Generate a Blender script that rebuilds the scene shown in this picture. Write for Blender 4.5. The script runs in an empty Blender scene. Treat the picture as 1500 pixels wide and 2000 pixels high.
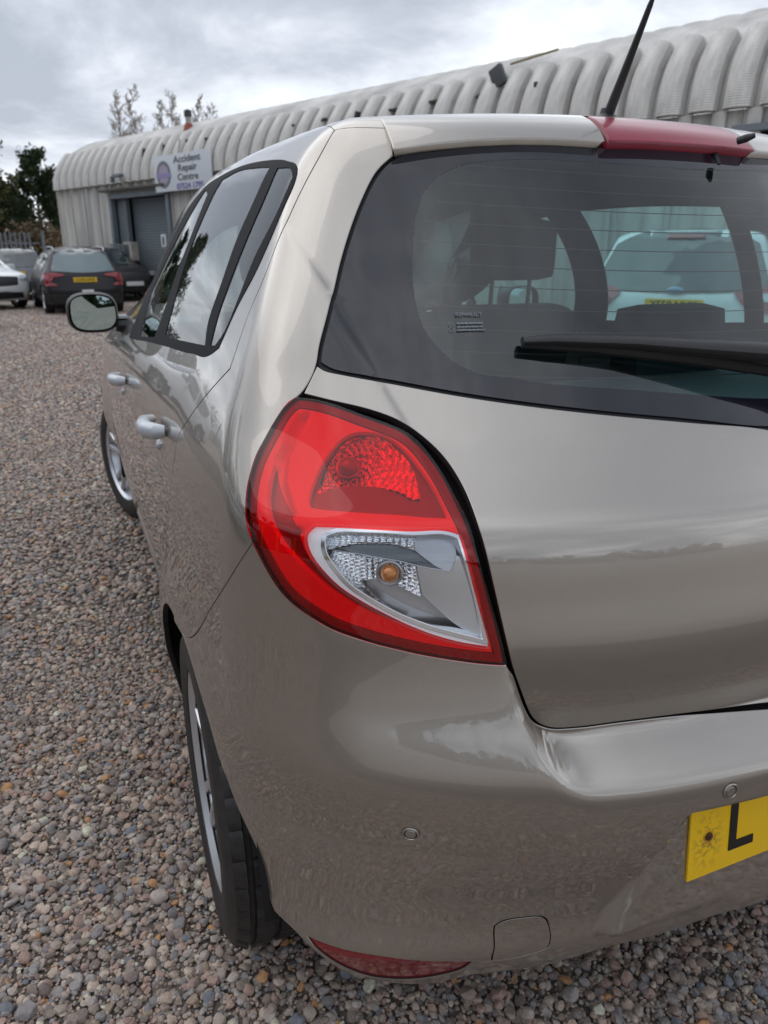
import bpy, bmesh, math, random
import numpy as np
from mathutils import Vector, Matrix, Euler
from mathutils.geometry import delaunay_2d_cdt
random.seed(7); RNG = np.random.default_rng(7)
R = math.radians
scn = bpy.context.scene
COL = scn.collection
# ---------------------------------------------------------------- camera
cam_d = bpy.data.cameras.new('camera'); cam = bpy.data.objects.new('camera', cam_d); COL.objects.link(cam); scn.camera = cam
CAM = Vector((-.985, -.60, 1.25))
cam.location = CAM
cam.rotation_euler = Euler((R(90 - 19.0), 0, R(-22.8)), 'XYZ')
cam_d.sensor_fit = 'VERTICAL'; cam_d.sensor_height = 36; cam_d.lens = 36 * 1465 / 2000
cam_d.clip_start = .02; cam_d.clip_end = 2000
cam_d.dof.use_dof = True; cam_d.dof.focus_distance = .98; cam_d.dof.aperture_fstop = 8.6
# ---------------------------------------------------------------- world: overcast sky
scn.view_settings.view_transform = 'Standard'; scn.view_settings.look = 'None'; scn.view_settings.gamma = 1
scn.view_settings.use_curve_mapping = False; scn.view_settings.exposure = 0.2
world = bpy.data.worlds.new('World'); scn.world = world; world.use_nodes = True
nt = world.node_tree; nt.nodes.clear(); N = nt.nodes.new; L = nt.links.new
out = N('ShaderNodeOutputWorld'); mixs = N('ShaderNodeMixShader'); bg1 = N('ShaderNodeBackground'); bg2 = N('ShaderNodeBackground')
sky = N('ShaderNodeTexSky'); sky.sky_type = 'NISHITA'; sky.sun_disc = False; sky.sun_elevation = R(58); sky.sun_rotation = R(-35)
bg1.inputs['Strength'].default_value = .10; L(sky.outputs[0], bg1.inputs['Color'])
tc = N('ShaderNodeTexCoord'); sep = N('ShaderNodeSeparateXYZ'); L(tc.outputs['Generated'], sep.inputs[0])
def mth(op, a, b=None, c=None):
    m = N('ShaderNodeMath'); m.operation = op
    for i, v in enumerate((a, b, c)):
        if v is None: continue
        if isinstance(v, (int, float)): m.inputs[i].default_value = v
        else: L(v, m.inputs[i])
    return m.outputs[0]
zz = mth('ADD', mth('MAXIMUM', sep.outputs['Z'], 0.0), .22)
comb = N('ShaderNodeCombineXYZ'); L(mth('DIVIDE', sep.outputs['X'], zz), comb.inputs[0]); L(mth('DIVIDE', sep.outputs['Y'], zz), comb.inputs[1]); comb.inputs[2].default_value = 3.7
n1 = N('ShaderNodeTexNoise'); n1.inputs['Scale'].default_value = 1.25; n1.inputs['Detail'].default_value = 7; n1.inputs['Roughness'].default_value = .58; n1.inputs['Distortion'].default_value = .35
n2 = N('ShaderNodeTexNoise'); n2.inputs['Scale'].default_value = .32; n2.inputs['Detail'].default_value = 3
L(comb.outputs[0], n1.inputs['Vector']); L(comb.outputs[0], n2.inputs['Vector'])
cl = mth('ADD', mth('MULTIPLY', n1.outputs['Fac'], .65), mth('MULTIPLY', n2.outputs['Fac'], .42))
ramp = N('ShaderNodeValToRGB'); L(cl, ramp.inputs[0])
cr = ramp.color_ramp; cr.elements[0].position = .43; cr.elements[0].color = (.33, .36, .41, 1); cr.elements[1].position = .635; cr.elements[1].color = (1.0, 1.03, 1.06, 1)
for p_, c_ in ((.48, (.42, .45, .51, 1)), (.53, (.56, .59, .64, 1)), (.57, (.66, .70, .76, 1)), (.60, (.84, .87, .92, 1))):
    e = cr.elements.new(p_); e.color = c_
L(ramp.outputs[0], bg2.inputs['Color']); bg2.inputs['Strength'].default_value = 1.38
mixs.inputs[0].default_value = .94
L(bg1.outputs[0], mixs.inputs[1]); L(bg2.outputs[0], mixs.inputs[2]); L(mixs.outputs[0], out.inputs[0])
sun_d = bpy.data.lights.new('sun', 'SUN'); sun = bpy.data.objects.new('sun', sun_d); COL.objects.link(sun)
sun_d.energy = .75; sun_d.angle = R(70); sun_d.color = (1, .97, .93)
sun.rotation_euler = Euler((R(-32), 0, R(35)), 'XYZ')

# ---------------------------------------------------------------- car body surface
def smooth_table(pts, lo, hi, sigma, n=1400):
    """piecewise-linear table rounded off by a gaussian of width sigma (metres)"""
    t = np.linspace(lo - .3, hi + .3, n); px, py = zip(*pts)
    y = np.interp(t, px, py); k = int(3 * sigma / (t[1] - t[0])) + 1
    g = np.exp(-.5 * (np.arange(-k, k + 1) * (t[1] - t[0]) / sigma) ** 2); g /= g.sum()
    yy = np.convolve(np.pad(y, k, mode='edge'), g, mode='valid')
    return t, yy
TAIL = smooth_table([(.55,.056),(.64,.046),(.70,.034),(.76,.031),(.80,.033),(.86,.043),(.90,.055),(.937,.066),(.955,.092),(.98,.122),(1.02,.165),(1.07,.210),(1.10,.235),(1.25,.352),(1.40,.462),(1.5,.53)], .1, 1.6, .010)
BUMP = smooth_table([(.14,.09),(.20,.050),(.25,.028),(.29,.012),(.31,.007),(.35,.010),(.40,.003),(.45,-.014),(.50,-.027),(.56,-.034),(.60,-.0345),(.622,-.0315),(.66,-.0155),(.70,.004),(.74,.018),(.78,.030),(.84,.044),(.875,.050),(.90,.055),(.937,.066),(.955,.092),(.98,.122),(1.02,.165),(1.10,.235),(1.5,.53)], .1, 1.6, .011)
SIDE = smooth_table([(.12,.74),(.20,.80),(.30,.828),(.40,.843),(.52,.852),(.62,.853),(.72,.850),(.80,.846),(.88,.840),(.95,.829),(1.0,.812),(1.04,.795),(1.10,.769),(1.2,.722),(1.3,.672),(1.38,.628),(1.46,.575),(1.6,.48)], .1, 1.7, .022)
ROOF = smooth_table([(-.2,1.40),(.30,1.450),(.5,1.468),(.8,1.482),(1.2,1.493),(1.7,1.497),(2.1,1.475),(2.42,1.42),(3.02,1.03),(3.2,.985),(3.6,.91),(3.9,.80),(4.2,.62)], -.3, 4.3, .06)
LEDGE = smooth_table([(0,.598),(.36,.600),(.43,.603),(.455,.610),(.475,.628),(.491,.652),(.508,.70),(.522,.76),(.535,.82),(.55,.92),(.7,1.4)], 0, 1, .013)
CROWN_A = ([.3,.9],[.22,.20]); CROWN_B = ([.3,.5,.9],[.13,.32,.15])
YR, YF, ZW = .63, 3.205, .300      # rear axle, front axle, wheel centre height
def softplus(d, w): return .5 * (d + np.sqrt(d * d + w * w))
def softmin(a, b, w): return .5 * (a + b - np.sqrt((a - b) ** 2 + w * w))
def softmax(a, b, w): return .5 * (a + b + np.sqrt((a - b) ** 2 + w * w))
def step01(t): t = np.clip(t, 0, 1); return t * t * (3 - 2 * t)
def y_rear(x, z):
    x = np.sqrt(x * x + 1e-6)
    cr = np.interp(z, *CROWN_A) * x ** 2 + np.interp(z, *CROWN_B) * x ** 4
    yt = np.interp(z, *TAIL); yb = np.interp(z, *BUMP)
    d = softplus(z - np.interp(x, *LEDGE), .012)
    y = softmin(yb + (1.5 + .8 * step01((x - .36) / .16)) * d, softmax(yt, yb, .002), .010)
    # number plate recess: a plane leaning back, let into the bumper
    yp = .007 + (z - .31) * .105 - cr * .95
    k = step01((.304 + (.53 - z) * .42 - x) / .013) * step01((.548 - z) / .016) * step01((z - .315) / .03)
    yy = y + k * (yp - y)
    return yy + cr
def w_side(y, z):
    w = np.interp(z, *SIDE)
    w = w - .075 * np.clip((.75 - y) / .75, 0, 2) ** 2 * step01((z - .2) / .3 + .4)
    w = w - .022 * np.clip((y - 1.6) / 1.4, 0, 2) ** 2 - .10 * np.clip((y - 1.0) / 1.5, 0, 1.4) ** 2 * step01((z - .84) / .35) - .035 * step01((y - .95) / .12) * step01((.60 - z) / .2) * step01((3.0 - y) / .1)
    for yc in (YR, YF):
        r = np.hypot(y - yc, z - ZW)
        w = w + (.014 if yc == YR else .022) * np.exp(-((r - .355) / .075) ** 2) * step01((.80 - z) / .2)
    w = w - .012 * np.exp(-((z - .47) / .10) ** 2) * step01((y - 1.05) / .1) * step01((2.75 - y) / .1)
    return w
def z_roof(x, y):
    return np.interp(y, *ROOF) - .085 * x * x
def G(P):
    x, y, z = P[..., 0], P[..., 1], P[..., 2]; ax = np.abs(x)
    rc = .11 - .05 * step01((z - .98) / .2)
    a = (y - y_rear(ax, z)) / rc
    b = (w_side(y, z) - ax) / rc
    c = (z_roof(x, y) - z) / .085
    e = (3.99 - .25 * x * x - y - .3 * np.clip(z - .7, 0, 1)) / .25
    s = 0
    for t, p in ((a, 2.4), (b, 2.4), (c, 2.4), (e, 2.4)):
        s = s + np.clip(1 - t, 0, 9) ** p
    return 1 - s
Q0 = np.array([0., 1.35, .80])
def dir_from_uv(uv):
    uv = np.asarray(uv, float); r = np.hypot(uv[..., 0], uv[..., 1]) + 1e-12
    s = np.sin(r) / r
    return np.stack([uv[..., 0] * s, -np.cos(r), uv[..., 1] * s], -1)
def uv_from_pt(P):
    d = np.asarray(P, float) - Q0; d = d / np.linalg.norm(d, axis=-1, keepdims=True)
    r = np.arccos(np.clip(-d[..., 1], -1, 1)); s = np.hypot(d[..., 0], d[..., 2]) + 1e-12
    return np.stack([d[..., 0] / s * r, d[..., 2] / s * r], -1)
def surf(uv):
    d = dir_from_uv(uv); lo = np.full(d.shape[:-1], .15); hi = np.full(d.shape[:-1], 3.6)
    for _ in range(30):
        m = .5 * (lo + hi); ins = G(Q0 + d * m[..., None]) > 0
        lo = np.where(ins, m, lo); hi = np.where(ins, hi, m)
    return Q0 + d * lo[..., None]
def normal(P, h=.003):
    g = np.stack([G(P + e) - G(P - e) for e in np.eye(3) * h], -1)
    return -g / (np.linalg.norm(g, axis=-1, keepdims=True) + 1e-12)

# outlines of the body panels and lamp pieces, as directions from Q0 (half milliradians)
OUT = {
 'lamp_outline': [-1216,463,-1180,459,-1136,448,-1093,432,-1051,416,-1009,400,-974,380,-940,343,-910,299,-887,255,-870,223,-859,184,-844,127,-827,66,-809,5,-795,-51,-832,-47,-898,-37,-962,-25,-1001,-16,-1038,-7,-1075,4,-1113,16,-1152,35,-1181,51,-1210,73,-1236,104,-1258,138,-1278,169,-1291,194,-1300,233,-1304,272,-1301,308,-1291,347,-1279,371,-1267,398,-1251,425,-1232,453],
 'lamp_brake_pocket': [-1166,253,-1170,269,-1165,290,-1156,319,-1140,349,-1119,376,-1097,390,-1067,394,-1036,389,-1008,375,-981,352,-955,322,-929,286,-912,256,-904,237,-907,232,-944,234,-996,239,-1049,242,-1101,245,-1145,247,-1162,249],
 'lamp_brake_bowl': [-1157,278,-1151,312,-1136,347,-1117,374,-1095,388,-1067,391,-1037,387,-1012,372,-989,352,-970,326,-960,297,-953,270,-969,270,-991,281,-1020,289,-1053,295,-1089,295,-1125,290],
 'lamp_silver_outer': [-1164,189,-1158,207,-1146,217,-1115,218,-1046,216,-978,212,-892,207,-883,203,-872,164,-858,106,-843,50,-826,-9,-830,-17,-859,-12,-908,0,-960,19,-1012,44,-1063,73,-1104,102,-1135,134,-1155,162],
 'lamp_silver_inner': [-1127,185,-1124,199,-1114,204,-1046,208,-968,203,-899,200,-888,195,-876,154,-858,88,-839,-1,-881,11,-943,30,-995,52,-1046,82,-1080,107,-1107,140,-1122,164],
 'lamp_top_facets': [-1121,172,-1124,185,-1114,202,-1066,204,-1012,204,-964,202,-965,172,-985,181,-1012,187,-1045,188,-1079,185,-1107,178],
 'lamp_wing_upper': [-1110,176,-1079,184,-1045,187,-1012,186,-985,179,-958,165,-930,145,-910,133,-944,139,-995,152,-1045,162,-1079,167],
 'lamp_wing_lower': [-1121,170,-1079,166,-1045,160,-995,150,-944,137,-900,129,-888,161,-893,196,-900,199,-963,202,-963,172,-944,156,-930,143,-910,132,-944,138,-995,151,-1045,161,-1079,166],
 'lamp_ind_bowl': [-1117,166,-1079,165,-1045,158,-1001,150,-963,138,-959,109,-954,76,-985,90,-1012,103,-1046,106,-1066,104,-1093,133,-1110,151],
 'lamp_plate': [-961,152,-924,137,-898,129,-888,161,-876,154,-858,88,-839,-1,-881,18,-923,52,-949,75,-956,108],
 'lamp_shade_zone': [-1256,327,-1262,292,-1261,263,-1251,229,-1236,198,-1209,166,-1174,133,-1135,101,-1094,75,-1046,50,-995,31,-967,22,-978,30,-1026,55,-1074,83,-1115,113,-1150,145,-1170,174,-1179,202,-1195,228,-1221,260,-1242,290],
 'lamp_inner_edge': [-1255,300,-1251,327,-1235,367,-1222,404,-1207,424,-1183,431,-1215,379,-1228,321,-1223,281,-1201,241,-1189,215,-1176,206,-1183,184,-1205,213,-1232,252],
 'lamp_bulb': [-1098,328,-1010,124,-1025,196],
 'tail_corner': [-1205,470,-1194,496,-1177,534],
 'glass_left': [-114,355,-322,386,-516,412,-695,438,-865,467,-1020,499,-1140,524,-1164,531,-1175,544,-1175,566,-1165,616,-1149,694,-1126,808,-1090,927,-1059,1004,-1015,1086,-970,1134,-850,1170,-695,1198,-531,1215,-338,1220],
 'clear_left': [-66,427,-235,444,-444,468,-673,493,-774,511,-843,527,-871,546,-909,584,-936,629,-950,683,-955,752,-951,825,-937,915,-921,978,-903,1018,-865,1065,-810,1105,-709,1136,-548,1154,-377,1159],
 'tail_gap': [-1205,470,-1136,452,-1062,433,-998,407,-946,368,-914,336,-874,271,-848,193,-825,96,-801,-4,-783,-70,-764,-121,-746,-167,-724,-203,-690,-223,-642,-227,-555,-225,-439,-228,-314,-236,-185,-244],
 'bumper_seam': [-1282,167,-1357,60,-1468,-85,-1611,-273,-1763,-491],
 'bumper_bottom': [-1217,-721,-1160,-728,-1104,-757,-1051,-793,-1000,-813,-950,-827,-900,-835,-851,-829,-806,-799,-726,-788,-640,-782,-515,-743,-371,-739,-273,-725,-92,-743],
 'door_shut': [-1123,1242,-1163,1148,-1231,1019,-1296,879,-1342,772,-1388,693,-1420,602,-1438,548,-1543,493,-1683,400,-1776,316,-1790,258],
 'win_frame': [-4204,1084,-4254,2132,-3441,2523,-2935,2761,-2449,2589,-2152,2294,-1730,1817,-1464,1473,-1285,1217,-1240,1137,-1240,1090,-1276,1010,-1337,896,-1397,811,-1460,746,-1501,684,-1538,626,-1601,615,-1805,657,-2370,797,-3307,985],
 'pane_rear': [-2058,2065,-1821,1846,-1576,1548,-1420,1346,-1491,1229,-1584,1092,-1647,914,-1695,757,-1673,670,-1920,740,-2451,887,-2460,1151,-2414,1525,-2260,1822],
 'pane_quarter': [-1352,1253,-1266,1134,-1260,1100,-1315,1005,-1407,897,-1473,767,-1528,676,-1573,648,-1610,656,-1598,762,-1548,894,-1471,1041,-1401,1152],
 'pane_front': [-2435,2428,-2796,2340,-3273,2188,-3794,1820,-3608,1237,-3540,1073,-2826,957,-2762,1094,-2678,1452,-2479,1837,-2319,2180],
 'spoiler_left': [-977,1139,-849,1172,-695,1200,-530,1217,-319,1222],
 'spoiler_top': [-969,1240,-828,1295,-666,1314],
 'tow': [-768,-657,-768,-640,-758,-630,-733,-622,-700,-620,-672,-622,-658,-632,-649,-654,-641,-689,-645,-704,-661,-714,-697,-725,-738,-732,-761,-729,-765,-713,-762,-702],
 'reflector': [-1140,-719,-1082,-712,-1009,-707,-914,-715,-795,-724,-812,-761,-856,-791,-903,-808,-976,-806,-1026,-787,-1078,-762,-1115,-738],
 'sensors': [-953,-387,-344,-325],
 'misc': [-1960,328,-3787,362,-1616,3],
}

def tb(name): return np.array(OUT[name], float).reshape(-1, 2) / 2000.
# ---------------------------------------------------------------- object helpers
def link(o, parent=None):
    COL.objects.link(o)
    if parent is not None: o.parent = parent
    return o
def thing(name, label, cat, loc=(0, 0, 0), rz=0, group=None):
    o = bpy.data.objects.new(name, None); link(o); o.location = loc; o.rotation_euler = (0, 0, rz)
    o.empty_display_size = .1
    o['label'] = label; o['category'] = cat
    if group: o['group'] = group
    return o
def tag(o, label, cat, group=None):
    o['label'] = label; o['category'] = cat
    if group: o['group'] = group
    return o
def mesh_obj(name, verts, faces, mat=None, parent=None, smooth=True, normals=None, mats=None, fm=None):
    me = bpy.data.meshes.new(name)
    me.from_pydata([tuple(map(float, v)) for v in verts], [], [tuple(map(int, f)) for f in faces])
    if mats:
        for m in mats: me.materials.append(m)
        if fm is not None: me.polygons.foreach_set('material_index', np.asarray(fm, np.int32))
    elif mat: me.materials.append(mat)
    me.polygons.foreach_set('use_smooth', np.full(len(me.polygons), bool(smooth)))
    me.update()
    if normals is not None: me.normals_split_custom_set_from_vertices([tuple(map(float, n)) for n in normals])
    o = bpy.data.objects.new(name, me); link(o, parent)
    return o
def copy_tree(o, parent=None):
    c = o.copy(); COL.objects.link(c)
    if parent is not None: c.parent = parent
    for ch in o.children: copy_tree(ch, c)
    return c
class MB:
    """collects boxes, tubes, lathes into one mesh"""
    def __init__(s): s.v = []; s.f = []
    def add(s, V, F):
        n = len(s.v); s.v += [tuple(map(float, p)) for p in V]; s.f += [tuple(i + n for i in f) for f in F]; return s
    def box(s, c, d, M=None, bev=0.0, taper=1.0):
        bm = bmesh.new(); bmesh.ops.create_cube(bm, size=1)
        for v in bm.verts:
            k = taper if v.co.z > 0 else 1
            v.co = Vector((v.co.x * d[0] * k, v.co.y * d[1] * k, v.co.z * d[2]))
        if bev: bmesh.ops.bevel(bm, geom=bm.edges[:], offset=bev, segments=2, affect='EDGES', profile=.7)
        if M is not None: bm.transform(M)
        bm.verts.index_update()
        V = [(v.co.x + c[0], v.co.y + c[1], v.co.z + c[2]) for v in bm.verts]; F = [[v.index for v in f.verts] for f in bm.faces]
        bm.free(); return s.add(V, F)
    def tube(s, pts, rad, n=8, cap=True, flat=1.0):
        pts = [Vector(p) for p in pts]; rad = rad if hasattr(rad, '__len__') else [rad] * len(pts)
        V = []; F = []; up = Vector((0, 0, 1))
        for i, p in enumerate(pts):
            d = (pts[min(i + 1, len(pts) - 1)] - pts[max(i - 1, 0)]).normalized()
            a = d.cross(up)
            if a.length < .1: a = d.cross(Vector((1, 0, 0)))
            a.normalize(); b = a.cross(d)
            for k in range(n):
                t = 2 * math.pi * k / n; V.append(p + a * (math.cos(t) * rad[i]) + b * (math.sin(t) * rad[i] * flat))
        for i in range(len(pts) - 1):
            for k in range(n): F.append((i * n + k, i * n + (k + 1) % n, (i + 1) * n + (k + 1) % n, (i + 1) * n + k))
        if cap: F.append(tuple(range(n))[::-1]); F.append(tuple((len(pts) - 1) * n + k for k in range(n)))
        return s.add(V, F)
    def lathe(s, prof, n=32, axis='x', c=(0, 0, 0), close=False):
        """prof: (radius, along) pairs"""
        V = []; F = []
        for r, a in prof:
            for k in range(n):
                t = 2 * math.pi * k / n
                p = (a, r * math.cos(t), r * math.sin(t)) if axis == 'x' else ((r * math.cos(t), r * math.sin(t), a) if axis == 'z' else (r * math.sin(t), a, r * math.cos(t)))
                V.append((p[0] + c[0], p[1] + c[1], p[2] + c[2]))
        m = len(prof)
        for i in range(m - 1 + (1 if close else 0)):
            for k in range(n):
                j = (i + 1) % m; F.append((i * n + k, i * n + (k + 1) % n, j * n + (k + 1) % n, j * n + k))
        return s.add(V, F)
    def build(s, name, mat, parent=None, smooth=True, angle=35):
        me = bpy.data.meshes.new(name); me.from_pydata(s.v, [], s.f); me.materials.append(mat)
        bm = bmesh.new(); bm.from_mesh(me); bmesh.ops.recalc_face_normals(bm, faces=bm.faces[:]); bm.to_mesh(me); bm.free()
        me.polygons.foreach_set('use_smooth', np.full(len(me.polygons), smooth))
        if smooth: me.set_sharp_from_angle(angle=R(angle))
        o = bpy.data.objects.new(name, me); return link(o, parent)
# ---------------------------------------------------------------- materials
def mat(name, col=(.5, .5, .5), rough=.5, metal=0., coat=0., coat_rough=.03, spec=.5, emit=None, bump=None, var=None, ior=1.5, coat_ior=1.5):
    m = bpy.data.materials.new(name); m.use_nodes = True; nt = m.node_tree; b = nt.nodes['Principled BSDF']
    b.inputs['Base Color'].default_value = (*col, 1); b.inputs['Roughness'].default_value = rough; b.inputs['Metallic'].default_value = metal
    b.inputs['Coat Weight'].default_value = coat; b.inputs['Coat Roughness'].default_value = coat_rough; b.inputs['Specular IOR Level'].default_value = spec
    b.inputs['IOR'].default_value = ior; b.inputs['Coat IOR'].default_value = coat_ior
    N, L = nt.nodes.new, nt.links.new
    if bump or var: tc = N('ShaderNodeTexCoord')
    if var:      # (scale, amount, detail[, stretch])  colour variation
        mp = N('ShaderNodeMapping'); L(tc.outputs['Object'], mp.inputs[0]); mp.inputs['Scale'].default_value = var[3] if len(var) > 3 else (1, 1, 1)
        n = N('ShaderNodeTexNoise'); n.inputs['Scale'].default_value = var[0]; n.inputs['Detail'].default_value = var[2]; n.inputs['Roughness'].default_value = .6
        L(mp.outputs[0], n.inputs['Vector']); r = N('ShaderNodeMapRange'); r.inputs['From Min'].default_value = .3; r.inputs['From Max'].default_value = .7
        r.inputs['To Min'].default_value = 1 - var[1]; r.inputs['To Max'].default_value = 1 + var[1]; L(n.outputs['Fac'], r.inputs[0])
        mx = N('ShaderNodeVectorMath'); mx.operation = 'SCALE'; mx.inputs[0].default_value = col; L(r.outputs[0], mx.inputs['Scale']); L(mx.outputs[0], b.inputs['Base Color'])
    if bump:     # (scale, strength, distance)
        n = N('ShaderNodeTexNoise'); n.inputs['Scale'].default_value = bump[0]; n.inputs['Detail'].default_value = 4; L(tc.outputs['Object'], n.inputs['Vector'])
        bp = N('ShaderNodeBump'); bp.inputs['Strength'].default_value = bump[1]; bp.inputs['Distance'].default_value = bump[2]; L(n.outputs['Fac'], bp.inputs['Height']); L(bp.outputs[0], b.inputs['Normal'])
    return m
def clear_mat(name, tint, ior=1.45, rough=0.0, extra=0.0, bump=None):
    """thin pane: coloured transmission plus fresnel reflection"""
    m = bpy.data.materials.new(name); m.use_nodes = True; nt = m.node_tree; nt.nodes.clear(); N, L = nt.nodes.new, nt.links.new
    o = N('ShaderNodeOutputMaterial'); mx = N('ShaderNodeMixShader'); t = N('ShaderNodeBsdfTransparent'); g = N('ShaderNodeBsdfGlossy'); geo = N('ShaderNodeNewGeometry')
    t.inputs[0].default_value = (*tint, 1); g.inputs['Roughness'].default_value = rough; g.inputs[0].default_value = (1, 1, 1, 1); f0 = ((ior - 1) / (ior + 1)) ** 2
    dt = N('ShaderNodeVectorMath'); dt.operation = 'DOT_PRODUCT'; L(geo.outputs['Normal'], dt.inputs[0]); L(geo.outputs['Incoming'], dt.inputs[1])
    ab_ = N('ShaderNodeMath'); ab_.operation = 'ABSOLUTE'; L(dt.outputs['Value'], ab_.inputs[0]); om = N('ShaderNodeMath'); om.operation = 'SUBTRACT'; om.inputs[0].default_value = 1; L(ab_.outputs[0], om.inputs[1])
    pw = N('ShaderNodeMath'); pw.operation = 'POWER'; pw.inputs[1].default_value = 5; L(om.outputs[0], pw.inputs[0])
    a = N('ShaderNodeMath'); a.operation = 'MULTIPLY_ADD'; a.inputs[1].default_value = 1 - f0; a.inputs[2].default_value = f0 + extra; a.use_clamp = True; L(pw.outputs[0], a.inputs[0])
    if bump:
        tc = N('ShaderNodeTexCoord'); n = N('ShaderNodeTexNoise'); n.inputs['Scale'].default_value = bump[0]; L(tc.outputs['Object'], n.inputs['Vector'])
        bp = N('ShaderNodeBump'); bp.inputs['Strength'].default_value = bump[1]; bp.inputs['Distance'].default_value = bump[2]; L(n.outputs['Fac'], bp.inputs['Height']); L(bp.outputs[0], g.inputs['Normal'])
    L(a.outputs[0], mx.inputs[0]); L(t.outputs[0], mx.inputs[1]); L(g.outputs[0], mx.inputs[2]); L(mx.outputs[0], o.inputs[0])
    return m
M = {}
M['paint'] = mat('bronze_paint', (.385, .352, .315), .34, .86, 1.0, .01, var=(900, .06, 2), ior=1.5, coat_ior=1.8)
M['paint_in'] = mat('painted_recess', (.07, .065, .06), .5)
M['frit'] = mat('black_glass_border', (.010, .010, .018), .1, 0, 1.0, .01, spec=0, coat_ior=1.62)
M['glass'] = clear_mat('tinted_window_glass', (.62, .88, .90), 1.5, extra=.04)
M['side_glass'] = clear_mat('side_window_glass', (.56, .72, .71), 1.5, extra=.0)
M['trim'] = mat('black_window_trim', (.014, .014, .017), .7, spec=.12)
M['plastic'] = mat('black_plastic', (.020, .020, .022), .45, bump=(900, .15, .0004))
M['dark'] = mat('dark_void', (.006, .006, .006), .9)
M['seal'] = mat('rubber_seal', (.010, .010, .011), .6)
M['interior'] = mat('grey_interior_trim', (.12, .125, .125), .75, bump=(400, .2, .0006))
M['fabric'] = mat('charcoal_seat_fabric', (.022, .023, .025), .9, bump=(700, .4, .001))
M['rubber'] = mat('tyre_rubber', (.018, .017, .017), .55, var=(60, .3, 3), bump=(250, .3, .001))
M['rim'] = mat('silver_alloy', (.62, .64, .68), .30, .75, .6, .1)
M['rim_dark'] = mat('brake_disc_grey', (.12, .12, .13), .5, .6)
M['red_lens'] = clear_mat('red_lamp_lens', (.98, .004, .050), 1.5)
M['clear_lens'] = clear_mat('clear_lamp_lens', (.95, .96, .97), 1.5)
M['lamp_white'] = mat('lamp_reflector_silver', (.90, .90, .92), .40, .15)
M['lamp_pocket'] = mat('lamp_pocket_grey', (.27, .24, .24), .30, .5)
M['lamp_rim'] = mat('lamp_rim_plastic', (.24, .16, .16), .25, .3)
M['chrome'] = mat('lamp_chrome', (.80, .82, .85), .12, 1.0)
M['chrome_soft'] = mat('lamp_satin_chrome', (.72, .74, .77), .28, .9)
M['lamp_dark'] = mat('lamp_wing_chrome', (.42, .44, .47), .26, .9)
M['lamp_smoke'] = mat('lamp_wing_smoke', (.13, .14, .15), .25, .8)
M['orange'] = mat('amber_bulb', (.50, .17, .02), .12, .4, 1.0)
M['cavity'] = mat('lamp_cavity_grey', (.42, .41, .41), .3, .5)
M['lamp_bulb'] = mat('red_bulb_glass', (.35, .10, .10), .12, .3, 1.0)
M['red_solid'] = mat('red_reflector', (.20, .006, .012), .12, 0, 1.0, .03)
M['brake_red'] = mat('high_brake_lamp_red', (.26, .006, .030), .3, 0, .45, .05, spec=.3)
M['handle'] = mat('pale_silver_paint', (.50, .53, .57), .42, .35, .5, .05)
M['yellow'] = None
M['plate_black'] = mat('plate_letter_black', (.01, .01, .01), .4)
M['rust'] = mat('rusty_screw', (.10, .045, .02), .7, .3, bump=(900, .6, .001))
M['mirror'] = mat('mirror_glass', (.42, .52, .52), .01, 1.0)
M['white_plastic'] = mat('white_sheet', (.75, .75, .75), .5)
def yellow_plate():
    m = mat('yellow_plate_sheet', (.95, .58, .004), .35, 0, .4, .1); nt = m.node_tree; b = nt.nodes['Principled BSDF']; N, L = nt.nodes.new, nt.links.new
    tc = N('ShaderNodeTexCoord'); n = N('ShaderNodeTexVoronoi'); n.inputs['Scale'].default_value = 420; L(tc.outputs['Object'], n.inputs['Vector'])
    mp = N('ShaderNodeMapping'); L(tc.outputs['Object'], mp.inputs[0]); mp.inputs['Location'].default_value = (.226 * 28, 0, .012 * 16); mp.inputs['Scale'].default_value = (28, 0, 16)
    ln = N('ShaderNodeVectorMath'); ln.operation = 'LENGTH'; L(mp.outputs[0], ln.inputs[0])
    ns = N('ShaderNodeTexNoise'); ns.inputs['Scale'].default_value = 130; ns.inputs['Detail'].default_value = 3; L(tc.outputs['Object'], ns.inputs['Vector'])
    r = N('ShaderNodeMapRange'); r.inputs['From Min'].default_value = .95; r.inputs['From Max'].default_value = .25; r.inputs['To Min'].default_value = 0; r.inputs['To Max'].default_value = .8; L(ln.outputs['Value'], r.inputs[0])
    g = N('ShaderNodeMath'); g.operation = 'GREATER_THAN'; g.inputs[1].default_value = .52; L(ns.outputs['Fac'], g.inputs[0])
    k = N('ShaderNodeMath'); k.operation = 'MULTIPLY'; L(g.outputs[0], k.inputs[0]); L(r.outputs[0], k.inputs[1])
    mp2 = N('ShaderNodeMapping'); L(tc.outputs['Object'], mp2.inputs[0]); mp2.inputs['Location'].default_value = (.2245 * 90, 0, .007 * 75); mp2.inputs['Scale'].default_value = (90, 0, 75)
    l2 = N('ShaderNodeVectorMath'); l2.operation = 'LENGTH'; L(mp2.outputs[0], l2.inputs[0])
    r2 = N('ShaderNodeMapRange'); r2.inputs['From Min'].default_value = 1.2; r2.inputs['From Max'].default_value = .3; r2.inputs['To Min'].default_value = 0; r2.inputs['To Max'].default_value = .9; L(l2.outputs['Value'], r2.inputs[0])
    a = N('ShaderNodeMixRGB'); a.inputs[1].default_value = (.95, .58, .004, 1); a.inputs[2].default_value = (.42, .27, .03, 1); L(k.outputs[0], a.inputs[0])
    c = N('ShaderNodeMixRGB'); c.inputs[2].default_value = (.30, .11, .012, 1); L(a.outputs[0], c.inputs[1]); L(r2.outputs[0], c.inputs[0]); L(c.outputs[0], b.inputs['Base Color'])
    return m
M['yellow'] = yellow_plate()
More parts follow.
